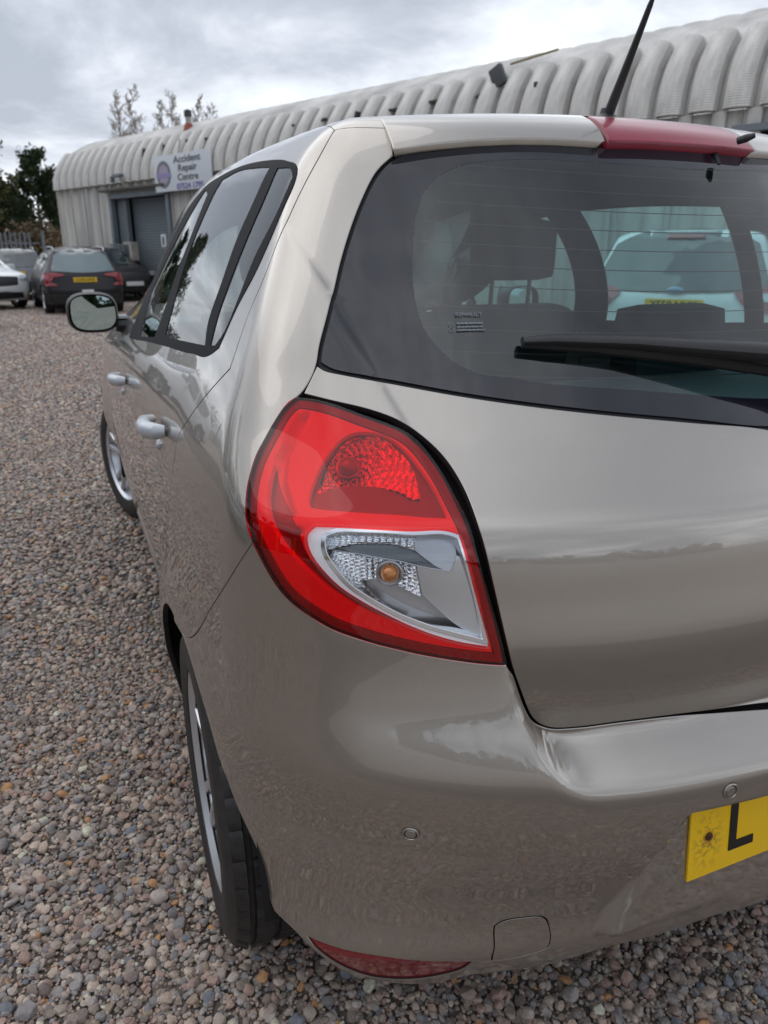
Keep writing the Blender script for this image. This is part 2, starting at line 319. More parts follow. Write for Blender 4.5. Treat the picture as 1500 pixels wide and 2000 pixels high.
# ---------------------------------------------------------------- panels cut from a curved body
class MAIN:
    surf = staticmethod(surf); normal = staticmethod(normal); q0 = Q0
def inside(pts, poly):
    x, y = pts[:, 0], pts[:, 1]; c = np.zeros(len(pts), bool); a = poly; b = np.roll(poly, -1, 0)
    for (x1, y1), (x2, y2) in zip(a, b):
        if y1 == y2: continue
        m = (y1 > y) != (y2 > y); c ^= m & (x < (x2 - x1) * (y - y1) / (y2 - y1) + x1)
    return c
def smooth_loop(p, seg, corner=36, relax=30):
    p = np.asarray(p, float); n = len(p)
    d = np.roll(p, -1, 0) - p; ang = np.arctan2(d[:, 1], d[:, 0]); tu = np.abs((ang - np.roll(ang, 1) + np.pi) % (2 * np.pi) - np.pi)
    cor = tu > R(corner); out = []
    for i in range(n):
        a, b = p[i], p[(i + 1) % n]; L_ = np.hypot(*(b - a)); k = max(1, int(np.ceil(L_ / seg)))
        def tang(j):
            if cor[j]: return None
            e0, e1 = p[j] - p[j - 1], p[(j + 1) % n] - p[j]; l0, l1 = np.hypot(*e0), np.hypot(*e1)
            t = e0 / max(l0, 1e-9) * l1 + e1 / max(l1, 1e-9) * l0; return t / max(np.hypot(*t), 1e-9)
        ta, tb_ = tang(i), tang((i + 1) % n); u = (b - a) / max(L_, 1e-9)
        ta = u if ta is None else ta; tb_ = u if tb_ is None else tb_
        for s in np.arange(k) / k:
            h = (2 * s ** 3 - 3 * s ** 2 + 1, s ** 3 - 2 * s ** 2 + s, -2 * s ** 3 + 3 * s ** 2, s ** 3 - s ** 2)
            out.append(h[0] * a + h[1] * ta * L_ + h[2] * b + h[3] * tb_ * L_)
    out = np.array(out)
    if relax and len(out) > 12:
        n2 = len(out); d = np.roll(out, -1, 0) - out; ang = np.arctan2(d[:, 1], d[:, 0]); fx = np.abs((ang - np.roll(ang, 1) + np.pi) % (2 * np.pi) - np.pi) > R(corner * .9)
        w = np.where(fx, 0., 1.)[:, None]
        for _ in range(relax):
            for k in (.5, -.51): out = out + w * k * (.5 * (np.roll(out, 1, 0) + np.roll(out, -1, 0)) - out)
    return out
def offset_loop(p, dist):
    """move a closed loop inward by dist (array or float)"""
    area = .5 * np.sum(p[:, 0] * np.roll(p[:, 1], -1) - np.roll(p[:, 0], -1) * p[:, 1]); s = 1 if area > 0 else -1
    e = np.roll(p, -1, 0) - p; e /= np.hypot(e[:, 0], e[:, 1])[:, None] + 1e-12
    n1 = np.stack([-e[:, 1], e[:, 0]], -1) * s; n0 = np.roll(n1, 1, 0); n = n0 + n1; n /= np.hypot(n[:, 0], n[:, 1])[:, None] + 1e-9
    c = np.clip((n * n1).sum(1), .45, 1); return p + n * (dist / c)[:, None]
def safe_offset(p, dist):
    q = offset_loop(p, np.full(len(p), dist)); d = np.sqrt(((q[:, None] - p[None]) ** 2).sum(-1)).min(1); return q[d > dist * .93]
def tri_fill(loops_out, holes, step):
    lo = loops_out.min(0); hi = loops_out.max(0); nx = int((hi[0] - lo[0]) / step) + 1; ny = int((hi[1] - lo[1]) / (step * .866)) + 1
    gx, gy = np.meshgrid(np.arange(nx), np.arange(ny)); g = np.stack([lo[0] + (gx + .5 * (gy % 2)) * step, lo[1] + gy * step * .866], -1).reshape(-1, 2)
    m = inside(g, loops_out)
    for h in holes: m &= ~inside(g, h)
    g = g[m]
    edge = np.concatenate([loops_out] + holes)
    keep = np.ones(len(g), bool)
    for i in range(0, len(g), 2000):
        dd = ((g[i:i + 2000, None] - edge[None]) ** 2).sum(-1).min(1); keep[i:i + 2000] = dd > (step * .45) ** 2
    g = g[keep]; V = []; E = []
    for lp in [loops_out] + holes:
        n0 = len(V); V += [Vector(q) for q in lp]; E += [(n0 + i, n0 + (i + 1) % len(lp)) for i in range(len(lp))]
    V += [Vector(q) for q in g]
    ov, oe, of, *_ = delaunay_2d_cdt(V, E, [], 0, 1e-7)
    ov = np.array([tuple(v) for v in ov]); of = np.array(of)
    c = ov[of].mean(1); m = inside(c, loops_out)
    for h in holes: m &= ~inside(c, h)
    of = of[m]; a = ov[of]; ar = (a[:, 1, 0] - a[:, 0, 0]) * (a[:, 2, 1] - a[:, 0, 1]) - (a[:, 2, 0] - a[:, 0, 0]) * (a[:, 1, 1] - a[:, 0, 1])
    of = of[np.abs(ar) > 1e-12]
    used = np.unique(of); rm = -np.ones(len(ov), int); rm[used] = np.arange(len(used)); return ov[used], rm[of]
def panel(name, outline, mt, parent, step=.012, gap=.0018, off=0.0, holes=(), skirt=.010, lip=.0012, sh=MAIN, flat=False, seg=None, corner=36, tag_kind=None, hole_grow=0.0, inward=0.0, dark_edge=None):
    if dark_edge is None: dark_edge = mt is M['paint'] and inward == 0
    r0 = np.linalg.norm(sh.surf(np.asarray(outline, float)) - sh.q0, axis=-1).mean()
    st = step / r0; sg = (seg or step * .8) / r0
    lp = smooth_loop(outline, sg, corner); rl = np.linalg.norm(sh.surf(lp) - sh.q0, axis=-1)
    if gap: lp = offset_loop(lp, gap / rl)
    hs = []
    for h in holes:
        q = smooth_loop(h, sg, corner)
        if hole_grow: q = offset_loop(q, -hole_grow / np.linalg.norm(sh.surf(q) - sh.q0, axis=-1))
        hs.append(q)
    uv, F = tri_fill(lp, hs, st)
    P = sh.surf(uv); Nn = sh.normal(P)
    o3 = off(P, Nn, uv) if callable(off) else Nn * off
    P1 = P + o3
    # orientation
    a, b, c = P1[F[:, 0]], P1[F[:, 1]], P1[F[:, 2]]; fn = np.cross(b - a, c - a)
    if (fn * Nn[F[:, 0]]).sum() < 0: F = F[:, ::-1]
    nrm = Nn.copy()
    if callable(off) and not flat:
        fn = np.cross(P1[F[:, 1]] - P1[F[:, 0]], P1[F[:, 2]] - P1[F[:, 0]]); acc = np.zeros_like(P1)
        for k in range(3): np.add.at(acc, F[:, k], fn)
        nrm = acc / (np.linalg.norm(acc, axis=1, keepdims=True) + 1e-12)
    V = list(P1); NN = list(nrm); FF = [tuple(f) for f in F]
    if skirt:
        cnt = {}
        for f in FF:
            for i in range(3):
                e = (f[i], f[(i + 1) % 3]); k = (min(e), max(e)); cnt[k] = None if k in cnt else e
        be = [e for e in cnt.values() if e]
        tang = {}
        for a_, b_ in be:
            d = P1[b_] - P1[a_]; t = np.cross(d, nrm[a_]); l = np.linalg.norm(t)
            if l < 1e-9: continue
            t = t / l
            for i in (a_, b_): tang[i] = tang.get(i, 0) + t
        i1 = {}; i2 = {}
        for i, t in tang.items():
            t = t / (np.linalg.norm(t) + 1e-9)
            i1[i] = len(V); V.append(P1[i] + t * lip * .7 - nrm[i] * lip * .45); NN.append((nrm[i] + t) / np.linalg.norm(nrm[i] + t))
            i2[i] = len(V); V.append(P1[i] + t * (lip - inward) - nrm[i] * skirt); NN.append(t)
        for a_, b_ in be:
            if a_ in i1 and b_ in i1:
                FF.append((b_, a_, i1[a_], i1[b_]))
        nlip = len(FF)
        for a_, b_ in be:
            if a_ in i1 and b_ in i1: FF.append((i1[b_], i1[a_], i2[a_], i2[b_]))
        o = mesh_obj(name, V, FF, None, parent, smooth=not flat, normals=None if flat else NN, mats=[mt, M['dark'] if dark_edge else mt], fm=[0] * nlip + [1] * (len(FF) - nlip))
    else: o = mesh_obj(name, V, FF, mt, parent, smooth=not flat, normals=None if flat else NN)
    return o
def mir(c): return np.asarray(c)[::-1] * [-1, 1]
def rp(x, z):   # a point of the rear face
    x = np.asarray(x, float); z = np.asarray(z, float); x, z = np.broadcast_arrays(x, z); return uv_from_pt(np.stack([x, y_rear(np.abs(x), z), z], -1))
def sp(y, z):   # a point of the left side
    y = np.asarray(y, float); z = np.asarray(z, float); y, z = np.broadcast_arrays(y, z); return uv_from_pt(np.stack([-w_side(y, z), y, z], -1))
def tp(x, y):
    x = np.asarray(x, float); y = np.asarray(y, float); x, y = np.broadcast_arrays(x, y); return uv_from_pt(np.stack([x, y, z_roof(x, y)], -1))
def cat(*a): return np.concatenate([np.atleast_2d(q) for q in a])
# ================================================================ THE HATCHBACK
car = thing('hatchback_car', 'bronze grey five door hatchback filling the frame, seen at its rear left corner', 'car')
lampO, gapL, seam, bb = tb('lamp_outline'), tb('tail_gap'), tb('bumper_seam'), tb('bumper_bottom')
shut = tb('door_shut'); wf = tb('win_frame'); glassL = tb('glass_left'); clearL = tb('clear_left')
# --- arch curves
def arch(yc, a0, a1, n=14, r=.343): t = np.radians(np.linspace(a0, a1, n)); return sp(yc + r * np.cos(t), ZW + r * np.sin(t))
# --- tailgate
gl_c = rp(0, 1.0055)
tail_out = cat(gapL, rp(-.05, .632), rp(.05, .632), mir(gapL), mir(tb('tail_corner')[1:2]), mir(glassL[:9]), rp(.03, 1.004), rp(-.03, 1.004), glassL[:9], tb('tail_corner')[1:2])
tailgate = panel('tailgate', tail_out, M['paint'], car, step=.009, gap=.0036, skirt=.014)
# --- rear glass and its black border
top_mid = np.array([uv_from_pt(np.array([x, y_rear(abs(x), 1.419), 1.419])) for x in (-.08, 0., .08)])
glass_out = cat(glassL, top_mid, mir(glassL))
clr = cat(clearL, uv_from_pt(np.array([0., y_rear(0., 1.385), 1.385])), mir(clearL))
panel('rear_window_border', glass_out, M['frit'], tailgate, step=.014, gap=.0055, off=-.004, skirt=.004, holes=[clr], lip=.0005)
panel('rear_window', clr, M['glass'], tailgate, step=.016, gap=0, off=-.0045, skirt=0)
panel('window_seal', glass_out, M['seal'], tailgate, step=.03, gap=.0005, off=-.008, skirt=.006, holes=[offset_loop(smooth_loop(glass_out, .01), np.full(len(smooth_loop(glass_out, .01)), .010))])
# --- bumper
i_seam = 25   # lamp outline index where the seam starts
lampB = lampO[15:29]           # tip ... seam (bottom edge of the lamp)
arch_r = arch(YR, 76, 158, 9)
arch_low = sp(np.array([.268, .262]), np.array([.395, .345]))
tow = tb('tow'); refl = tb('reflector')
gap_low = gapL[10:]
smid = (lampO[28] + seam[1]) / 2
bump_half = cat(smid, seam[1:4], sp(.655, .630), arch_r[1:-1], arch_low, bb[0:])
bump_out = cat(bump_half, rp(0., .282), mir(bump_half), mir(lampB)[0:0], )
lb_left = lampB               # from tip to seam
bump_out = cat(bump_half, rp(0., .283), mir(bump_half), mir(lampB), mir(gap_low)[::1][0:0], )
right_top = cat(lampB[::-1] * [-1, 1], gap_low * [-1, 1], (rp(.05, .632))[None], (rp(-.05, .632))[None], gap_low[::-1], lampB)
bump_out = cat(bump_half, rp(0., .283)[None], mir(bump_half), right_top)
bumper = panel('rear_bumper', bump_out, M['paint'], car, step=.0065, gap=.0022, holes=[tow, mir(tow), refl, mir(refl)], skirt=.014, lip=.0024)
for s in (0, 1):
    f = (lambda q: q) if s == 0 else mir
    panel('tow_cover', f(tow), M['paint'], bumper, step=.008, gap=.0042, skirt=.008)
    panel('reflector', f(refl), M['red_solid'], bumper, step=.006, gap=.001, off=-.003, skirt=.004)
for c0 in (*tb('sensors'), *(tb('sensors') * [-1, 1])):
    P0 = surf(c0); n0 = normal(P0); q = Vector(n0).to_track_quat('Z', 'Y').to_matrix()
    mb = MB()
    for prof in ([(.0118, -.002), (.0118, .0012), (.0108, .0022), (.0092, .0022), (.0086, .0008), (.0086, -.002)], [(.0072, -.002), (.0072, .0010), (.0066, .0016), (.004, .0019), (0.0001, .002)]):
        b2 = MB().lathe(prof, 28, 'z'); mb.add([q @ Vector(v) + Vector(P0) for v in b2.v], b2.f)
    mb.build('parking_sensor', M['paint'], bumper)
    mb = MB(); b2 = MB().lathe([(.0124, .0002), (.0001, .0004)], 28, 'z'); mb.add([q @ Vector(v) + Vector(P0) for v in b2.v], b2.f); mb.build('sensor_recess', M['paint_in'], bumper)
# --- tail lamps
def z4uv(f): return f(tb('lamp_plate'))
def make_lamp(f):
    O = f(lampO)
    so, si = f(tb('lamp_silver_outer')), f(tb('lamp_silver_inner')); bp_, bw = f(tb('lamp_brake_pocket')), f(tb('lamp_brake_bowl'))
    def bulge(P, Nn, uv): return Nn * .0035
    body = panel('tail_lamp', O, M['red_lens'], car, step=.007, gap=.0016, off=.0030, skirt=.012, lip=.002, holes=[so], inward=0)
    panel('clear_lens', so, M['clear_lens'], body, step=.008, gap=0, off=.0035, skirt=0)
    # housing bowl behind the lens
    panel('housing', O, M['lamp_bulb'], body, step=.012, gap=.003, off=-.034, skirt=0, holes=[so])
    # red part reflector
    inner = safe_offset(smooth_loop(O, .006), .0125 / 1.25)
    def refl_off(P, Nn, uv):
        e = f(tb('lamp_inner_edge')); m = inside(uv, smooth_loop(e, .004)); return Nn * (-.0065 - .007 * m)[:, None]
    panel('red_reflector', inner, M['lamp_white'], body, step=.006, gap=0, off=refl_off, skirt=.020, holes=[bp_, so, f(tb('lamp_shade_zone'))], lip=.0004)
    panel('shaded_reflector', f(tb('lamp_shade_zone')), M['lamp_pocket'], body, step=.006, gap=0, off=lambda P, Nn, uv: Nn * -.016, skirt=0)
    # groove between the outer rim and the reflector
    rim2 = safe_offset(smooth_loop(O, .006), .0008 / 1.25); rin = safe_offset(smooth_loop(O, .006), .0105 / 1.25)
    panel('rim_light_guide', rim2, M['lamp_rim'], body, step=.006, gap=0, off=-.006, skirt=.01, holes=[rin], lip=.0004)
    # upper pocket with faceted bowl and bulb
    def pocket(P, Nn, uv): return Nn * -.016
    panel('brake_pocket', bp_, M['lamp_pocket'], body, step=.008, gap=0, off=pocket, skirt=0, holes=[bw])
    bc = f(tb('lamp_bulb')[0:1])[0]
    def bowl(P, Nn, uv):
        d = (uv - bc) * 1.25; r = np.hypot(d[:, 0], d[:, 1]); a = np.arctan2(d[:, 1], d[:, 0])
        fac = np.abs(((r / .0085 + a * 2.2) % 1) - .5) + np.abs(((r / .0085 - a * 2.2) % 1) - .5)
        return Nn * (-.016 - .016 * np.exp(-(r / .035) ** 2) + .0046 * fac)[:, None]
    panel('brake_bowl', bw, M['chrome'], body, step=.0022, gap=0, off=bowl, skirt=0, flat=True)
    P0 = surf(bc); n0 = normal(P0)
    MB().add(*sphere(P0 - n0 * .014, .0115, 16, 10)).build('bulb', M['lamp_bulb'], body)
    MB().add(*ring_on(P0 - n0 * .015, n0, .0135, .0035)).build('bulb_collar', M['lamp_dark'], body)
    # silver lower pocket
    def silver(P, Nn, uv): return Nn * -.004
    panel('silver_bezel', so, M['lamp_white'], body, step=.006, gap=.0008, off=-.004, skirt=.006, holes=[si], lip=.0006)
    mid_s = offset_loop(smooth_loop(si, .004), np.full(len(smooth_loop(si, .004)), -.0045 / 1.25))
    panel('chrome_strip', mid_s, M['chrome'], body, step=.005, gap=0, off=-.0028, skirt=.003, holes=[si], lip=.0008)
    # sloping cavity wall
    wall = smooth_loop(si, .006); w_in = offset_loop(wall, np.full(len(wall), .006 / 1.25))
    A, B = surf(wall), surf(w_in); nA = normal(A)
    V = list(A - nA * .004) + list(B - nA * .030); n = len(wall)
    mesh_obj('cavity_wall', V, [(i, (i + 1) % n, n + (i + 1) % n, n + i) for i in range(n)], M['chrome'], body, smooth=False)
    def deep(P, Nn, uv):
        d = uv - uv.mean(0); return Nn * (-.026 + .006 * np.sin(d[:, 0] * 9))[:, None]
    tf, wu, wl, ib = (f(tb(k)) for k in ('lamp_top_facets', 'lamp_wing_upper', 'lamp_wing_lower', 'lamp_ind_bowl'))
    panel('cavity_floor', si, M['cavity'], body, step=.007, gap=.002, off=lambda P, Nn, uv: Nn * -.0305, skirt=0)
    plate_r = z4uv(f)
    panel('reflector_plate', plate_r, M['chrome_soft'], body, step=.006, gap=0, off=lambda P, Nn, uv: Nn * (-.030 + .020 * np.clip((np.abs(uv[:, 0] - plate_r[:, 0].mean()) * 0 + 1.0 - (P[:, 0] * (1 if plate_r[0, 0] > 0 else -1) - .55) / .08), 0, 1))[:, None], skirt=0)
    def facet_top(P, Nn, uv):
        t = uv[:, 0] * 1.2 / .0075; return Nn * (-.019 + .0030 * np.abs((t % 1) - .5) * 2 + .0035 * ((P[:, 2] * 160) % 1 > .5))[:, None]
    panel('top_facets', tf, M['chrome'], body, step=.0020, gap=0, off=facet_top, skirt=.004, flat=True)
    panel('upper_wing', wu, M['lamp_smoke'], body, step=.005, gap=0, off=lambda P, Nn, uv: Nn * (-.015 - .25 * (P[:, 2] - P[:, 2].min()))[:, None], skirt=.004, lip=.0005)
    panel('lower_wing', wl, M['lamp_dark'], body, step=.0035, gap=0, off=lambda P, Nn, uv: Nn * (-.010 - .16 * (P[:, 2] - P[:, 2].min()) - .06 * np.abs(P[:, 0] - P[:, 0].mean()))[:, None], skirt=.003, lip=.0006)
    oc = f(tb('lamp_bulb')[1:2])[0]
    def facet_bowl(P, Nn, uv):
        d = (uv - oc) * 1.25; r = np.hypot(d[:, 0], d[:, 1]); a = (uv[:, 0] * 1.2 / .0062) % 1; b = (uv[:, 1] * 1.2 / .0048 + .5 * (np.floor(uv[:, 0] * 1.2 / .0062) % 2)) % 1
        return Nn * (-.022 - .010 * np.exp(-(r / .03) ** 2) + .0028 * (np.abs(a - .5) + np.abs(b - .5)))[:, None]
    panel('indicator_bowl', ib, M['chrome'], body, step=.0020, gap=0, off=facet_bowl, skirt=.003, flat=True)
    P0 = surf(oc); n0 = normal(P0)
    MB().add(*sphere(P0 - n0 * .014, .0115, 18, 12)).build('indicator_bulb', M['orange'], body)
    MB().add(*ring_on(P0 - n0 * .018, n0, .0145, .0030)).build('bulb_collar', M['lamp_dark'], body)
    return body
def sphere(c, r, n=16, m=10):
    V = []; F = []
    for i in range(m + 1):
        a = math.pi * i / m
        for k in range(n): t = 2 * math.pi * k / n; V.append((c[0] + r * math.sin(a) * math.cos(t), c[1] + r * math.sin(a) * math.sin(t), c[2] + r * math.cos(a)))
    for i in range(m):
        for k in range(n): F.append((i * n + k, i * n + (k + 1) % n, (i + 1) * n + (k + 1) % n, (i + 1) * n + k))
    return V, F
def ring_on(c, nrm, R_, r, n=24, m=8):
    q = Vector(nrm).to_track_quat('Z', 'Y').to_matrix(); V = []; F = []
    for i in range(n):
        t = 2 * math.pi * i / n
        for k in range(m): p = 2 * math.pi * k / m; V.append(tuple(q @ Vector(((R_ + r * math.cos(p)) * math.cos(t), (R_ + r * math.cos(p)) * math.sin(t), r * math.sin(p))) + Vector(c)))
    for i in range(n):
        for k in range(m): F.append((i * m + k, ((i + 1) % n) * m + k, ((i + 1) % n) * m + (k + 1) % m, i * m + (k + 1) % m))
    return V, F
make_lamp(lambda q: np.asarray(q)); make_lamp(mir)
# --- side panels (left, then mirrored)
sp_left = tb('spoiler_left'); spt = tb('spoiler_top')
roof_edge_y = np.array([.72, .9, 1.15, 1.4, 1.65, 1.9, 2.1])
roof_edge = tp(-(.548 - .012 * np.clip(roof_edge_y - 1.0, 0, 9) - .02 * np.clip(roof_edge_y - 1.5, 0, 9)), roof_edge_y)
lamp_side = np.concatenate([lampO[28:], lampO[:1]])           # seam ... top of the lamp (along the outside)
q_out = cat(lamp_side, gapL[0:1], tb('tail_corner')[1:2], glassL[8:17], spt[0], shut[0], shut[1:], sp(np.array([.715, .79, .865]), np.array([.86, .745, .62])), arch(YR, 29, 72, 6), seam[3:0:-1], smid)
rd_out = cat(shut, sp(np.array([.715, .79, .865]), np.array([.86, .745, .62])), arch(YR, 29, -8, 6), sp(np.array([1.0, 1.35, 1.72]), np.array([.235, .235, .235])),
             sp(np.array([1.735, 1.74, 1.735]), np.array([.5, .8, 1.0])), sp(1.68, 1.18)[None], sp(1.58, 1.36)[None], roof_edge[4:5], roof_edge[3::-1])
fd_out = cat(sp(np.array([1.72, 1.735, 1.74, 1.735]), np.array([.235, .5, .8, 1.0])), sp(1.68, 1.18)[None], sp(1.58, 1.36)[None], roof_edge[4:], sp(np.array([2.42, 2.72]), np.array([1.22, 1.02])), sp(np.array([2.80, 2.80]), np.array([.7, .42])), sp(np.array([2.78, 2.3]), np.array([.235, .235])))
fe_out = cat(sp(np.array([2.72, 2.80, 2.80]), np.array([1.02, .70, .42])), arch(YF, 195, -8, 16, .352), sp(np.array([3.62, 3.70, 3.70]), np.array([.30, .5, .72])), sp(np.array([3.4, 3.05, 2.85]), np.array([.86, .95, .99])))
def sd(L): a = np.array(L); return sp(a[:, 0], a[:, 1])
wf_r = mir(sd([(.62, 1.07), (.60, 1.20), (.66, 1.345), (.80, 1.385), (1.2, 1.405), (1.7, 1.405), (2.05, 1.37), (2.40, 1.24), (2.66, 1.03), (2.58, .985), (1.7, 1.0), (.9, 1.04)]))
panes_r = [mir(sd(L)) for L in ([(.66, 1.10), (.655, 1.2), (.71, 1.325), (.93, 1.36), (.93, 1.075)], [(1.0, 1.07), (1.0, 1.365), (1.3, 1.38), (1.56, 1.38), (1.60, 1.03)], [(1.80, 1.02), (1.74, 1.37), (2.03, 1.34), (2.36, 1.21), (2.56, 1.03)])]
for f, first in ((lambda q: np.asarray(q), True), (mir, False)):
    panel('rear_quarter', f(q_out), M['paint'], car, step=.012, gap=.0016, skirt=.012, lip=.0022)
    hole = f(wf) if first else wf_r
    rd = panel('rear_door', f(rd_out), M['paint'], car, step=.016, gap=.0016, skirt=.012, holes=[hole])
    fd = panel('front_door', f(fd_out), M['paint'], car, step=.020, gap=.0022, skirt=.012, holes=[hole])
    panel('front_fender', f(fe_out), M['paint'], car, step=.025, gap=.002, skirt=.02)
    panes = [f(tb(k)) for k in ('pane_rear', 'pane_quarter', 'pane_front')] if first else panes_r
    sw = panel('side_window', hole, M['trim'], car, step=.010, gap=.001, off=.001, skirt=.004, holes=panes, hole_grow=.0030, lip=.0008)
    for p_ in panes: panel('pane', p_, M['side_glass'], sw, step=.03, seg=.010, gap=-.0035, off=-.0004, skirt=0)
    sx = -1 if first else 1
    # door handles
    for (yy, dr) in ((.80, rd), (1.63, fd)):
        zc = .938 if dr is rd else .908
        w = w_side(yy + .08, zc)
        pts = [(sx * (w + d), yy + t, zc + .004) for t, d in ((.000, .002), (.004, .018), (.025, .031), (.065, .034), (.105, .029), (.125, .010))]
        MB().tube(pts, [.010, .0145, .0155, .0145, .012, .008], 16, True, 1.05).build('door_handle', M['handle'], dr)
        MB().tube([(sx * (w + .001), yy + .04, zc - .028), (sx * (w + .004), yy + .075, zc - .040), (sx * (w + .001), yy + .11, zc - .03)], [.004, .011, .004], 12, True, .8).build('handle_recess', M['handle'], dr)
    for (ya_, yb_, dr) in ((1.06, 1.70, rd), (1.77, 2.72, fd)):
        mb = MB(); V = []; F = []; m_ = 14
        for i in range(m_ + 1):
            yy = ya_ + (yb_ - ya_) * i / m_; w = w_side(yy, .50)
            for dz, dx in ((-.030, 0), (-.022, .014), (.0, .020), (.020, .014), (.028, 0)): V.append((sx * (w + dx - .001), yy, .50 + dz))
        for i in range(m_):
            for q_ in range(4): F.append((i * 5 + q_, i * 5 + q_ + 1, i * 5 + q_ + 6, i * 5 + q_ + 5))
        F += [tuple(range(5)), tuple(m_ * 5 + q_ for q_ in range(5))]
        mb.add(V, F).build('door_moulding', M['paint'], dr, angle=60)
    # door mirror
    mx = sx * .875; my = 2.27; mz = 1.055
    hb = MB(); V = []; F = []; n = 28
    for j, (k, yy) in enumerate(((.93, .0), (1.0, .012), (1.02, .04), (.93, .085), (.62, .12), (.2, .135))):
        for i in range(n):
            t = 2 * math.pi * i / n; c, s_ = math.cos(t), math.sin(t); e = 2 / 2.9
            V.append((mx + .084 * k * math.copysign(abs(c) ** e, c), my + yy, mz + .068 * k * math.copysign(abs(s_) ** e, s_)))
    for j in range(5):
        for i in range(n): F.append((j * n + i, j * n + (i + 1) % n, (j + 1) * n + (i + 1) % n, (j + 1) * n + i))
    F.append(tuple(5 * n + i for i in range(n)))
    hous = hb.add(V, F).build('wing_mirror', M['plastic'], car, angle=60)
    V = [(mx, my + .006, mz)]; F = []
    for i in range(n):
        t = 2 * math.pi * i / n; c, s_ = math.cos(t), math.sin(t); e = 2 / 2.9
        V.append((mx + .074 * math.copysign(abs(c) ** e, c), my + .008 + .012 * sx * c, mz + .058 * math.copysign(abs(s_) ** e, s_)))
    for i in range(n): F.append((0, 1 + i, 1 + (i + 1) % n))
    mesh_obj('mirror_glass', V, F if first else [g_[::-1] for g_ in F], M['mirror'], hous)
    MB().tube([(sx * .80, my + .06, mz - .045), (sx * .76, my + .06, mz - .05), (sx * .70, my + .10, mz - .05)], [.035, .045, .05], 12, True, .7).build('mirror_arm', M['plastic'], hous)
    MB().box((sx * .785, my + .055, mz - .018), (.05, .05, .012), bev=.004).build('mirror_arm_top', M['handle'], hous)
    # arch liners
    for yc, r in ((YR, .365), (YF, .372)):
        mb = MB(); V = []; F = []
        for i in range(25):
            t = R((8 if sx < 2 else 0) + 172 * i / 24)
            for xx in (sx * .815, sx * .60): V.append((xx, yc + r * math.cos(t), ZW + r * math.sin(t)))
        for i in range(24): F.append((2 * i, 2 * i + 1, 2 * i + 3, 2 * i + 2))
        mb.add(V, F); mb.build('wheel_arch_liner', M['dark'], car)
# --- spoiler with the high brake lamp
def sp_off(k): 
    def fn(P, Nn, uv):
        x = np.abs(P[:, 0]); yb = y_rear(x, 1.415 - .022 * (x / .5) ** 2 )
        t = step01((yb + .085 - P[:, 1]) / .085); return np.stack([0 * t, -(.012 + k) * t, .005 * t], -1)
    return fn
def top_line(xs, dy): return np.array([uv_from_pt(np.array([x, y_rear(abs(x), 1.405) + dy, z_roof(x, y_rear(abs(x), 1.405) + dy) ])) for x in xs])
botm = lambda xs: np.array([uv_from_pt(np.array([x, y_rear(abs(x), 1.418 - .030 * (abs(x) / .5) ** 2), 1.418 - .030 * (abs(x) / .5) ** 2])) for x in xs])
tl = top_line([-.485, -.4, -.3, -.2, -0.146], .085)
spo_l = cat(sp_left[:4], botm([-.160]), tl[::-1])
spoiler = panel('roof_spoiler', spo_l, M['paint'], car, step=.010, gap=.0016, off=sp_off(0), skirt=.034, lip=.003, inward=.012)
panel('spoiler_side', mir(spo_l), M['paint'], spoiler, step=.012, gap=.0016, off=sp_off(0), skirt=.034, lip=.003, inward=.012)
br = cat(botm([-0.153, -.08, 0, .08, 0.153]), top_line([0.138, .08, 0, -.08, -0.138], .075))
bl = panel('high_brake_lamp', br, M['brake_red'], spoiler, step=.010, gap=.0012, off=sp_off(.004), skirt=.030, lip=.003, inward=.010)
spo_c = cat(top_line([-.485, -.3, -0.146, 0, 0.146, .3, .485], .0855), top_line([.485, .3, 0, -.3, -.485], .12))
P0 = surf(uv_from_pt(np.array([.098, y_rear(.098, 1.42), 1.42]))); MB().tube([P0 + [0, -.030, .010], P0 + [.006, -.042, .013], P0 + [.016, -.050, .017]], [.006, .0065, .004], 10).build('washer_nozzle', M['plastic'], spoiler)
MB().tube([P0 + [-.02, -.002, -.004], P0 + [-.02, -.014, -.026]], .005, 10).build('washer_jet', M['plastic'], spoiler)
# --- roof
roof_l = cat(spt[0], shut[0], roof_edge)
ws_top = tp(np.array([-.50, -.25, 0, .25, .50]), np.array([2.33, 2.42, 2.45, 2.42, 2.33]))
roof_out = cat(top_line([0, -0.146, -.3, -.4], .086), spt[0][None], shut[0][None], roof_edge, ws_top, mir(roof_edge), mir(shut[0][None]), mir(spt[0][None]), top_line([.4, .3, 0.146], .086))
roof = panel('roof', roof_out, M['paint'], car, step=.025, gap=.0012, skirt=.012)
ws_bot = tp(np.array([.62, .3, 0, -.3, -.62]), np.array([2.93, 3.04, 3.08, 3.04, 2.93]))
panel('windscreen', cat(ws_top, ws_bot), M['glass'], car, step=.05, gap=.012, off=-.003, skirt=.01)
bonnet = cat(tp(np.array([-.66, -.3, 0, .3, .66]), np.array([2.99, 3.10, 3.13, 3.10, 2.99])), tp(np.array([.70, .62, .3, 0, -.3, -.62, -.70]), np.array([3.4, 3.70, 3.80, 3.82, 3.80, 3.70, 3.4])))
panel('bonnet', bonnet, M['paint'], car, step=.04, gap=.003, skirt=.012)
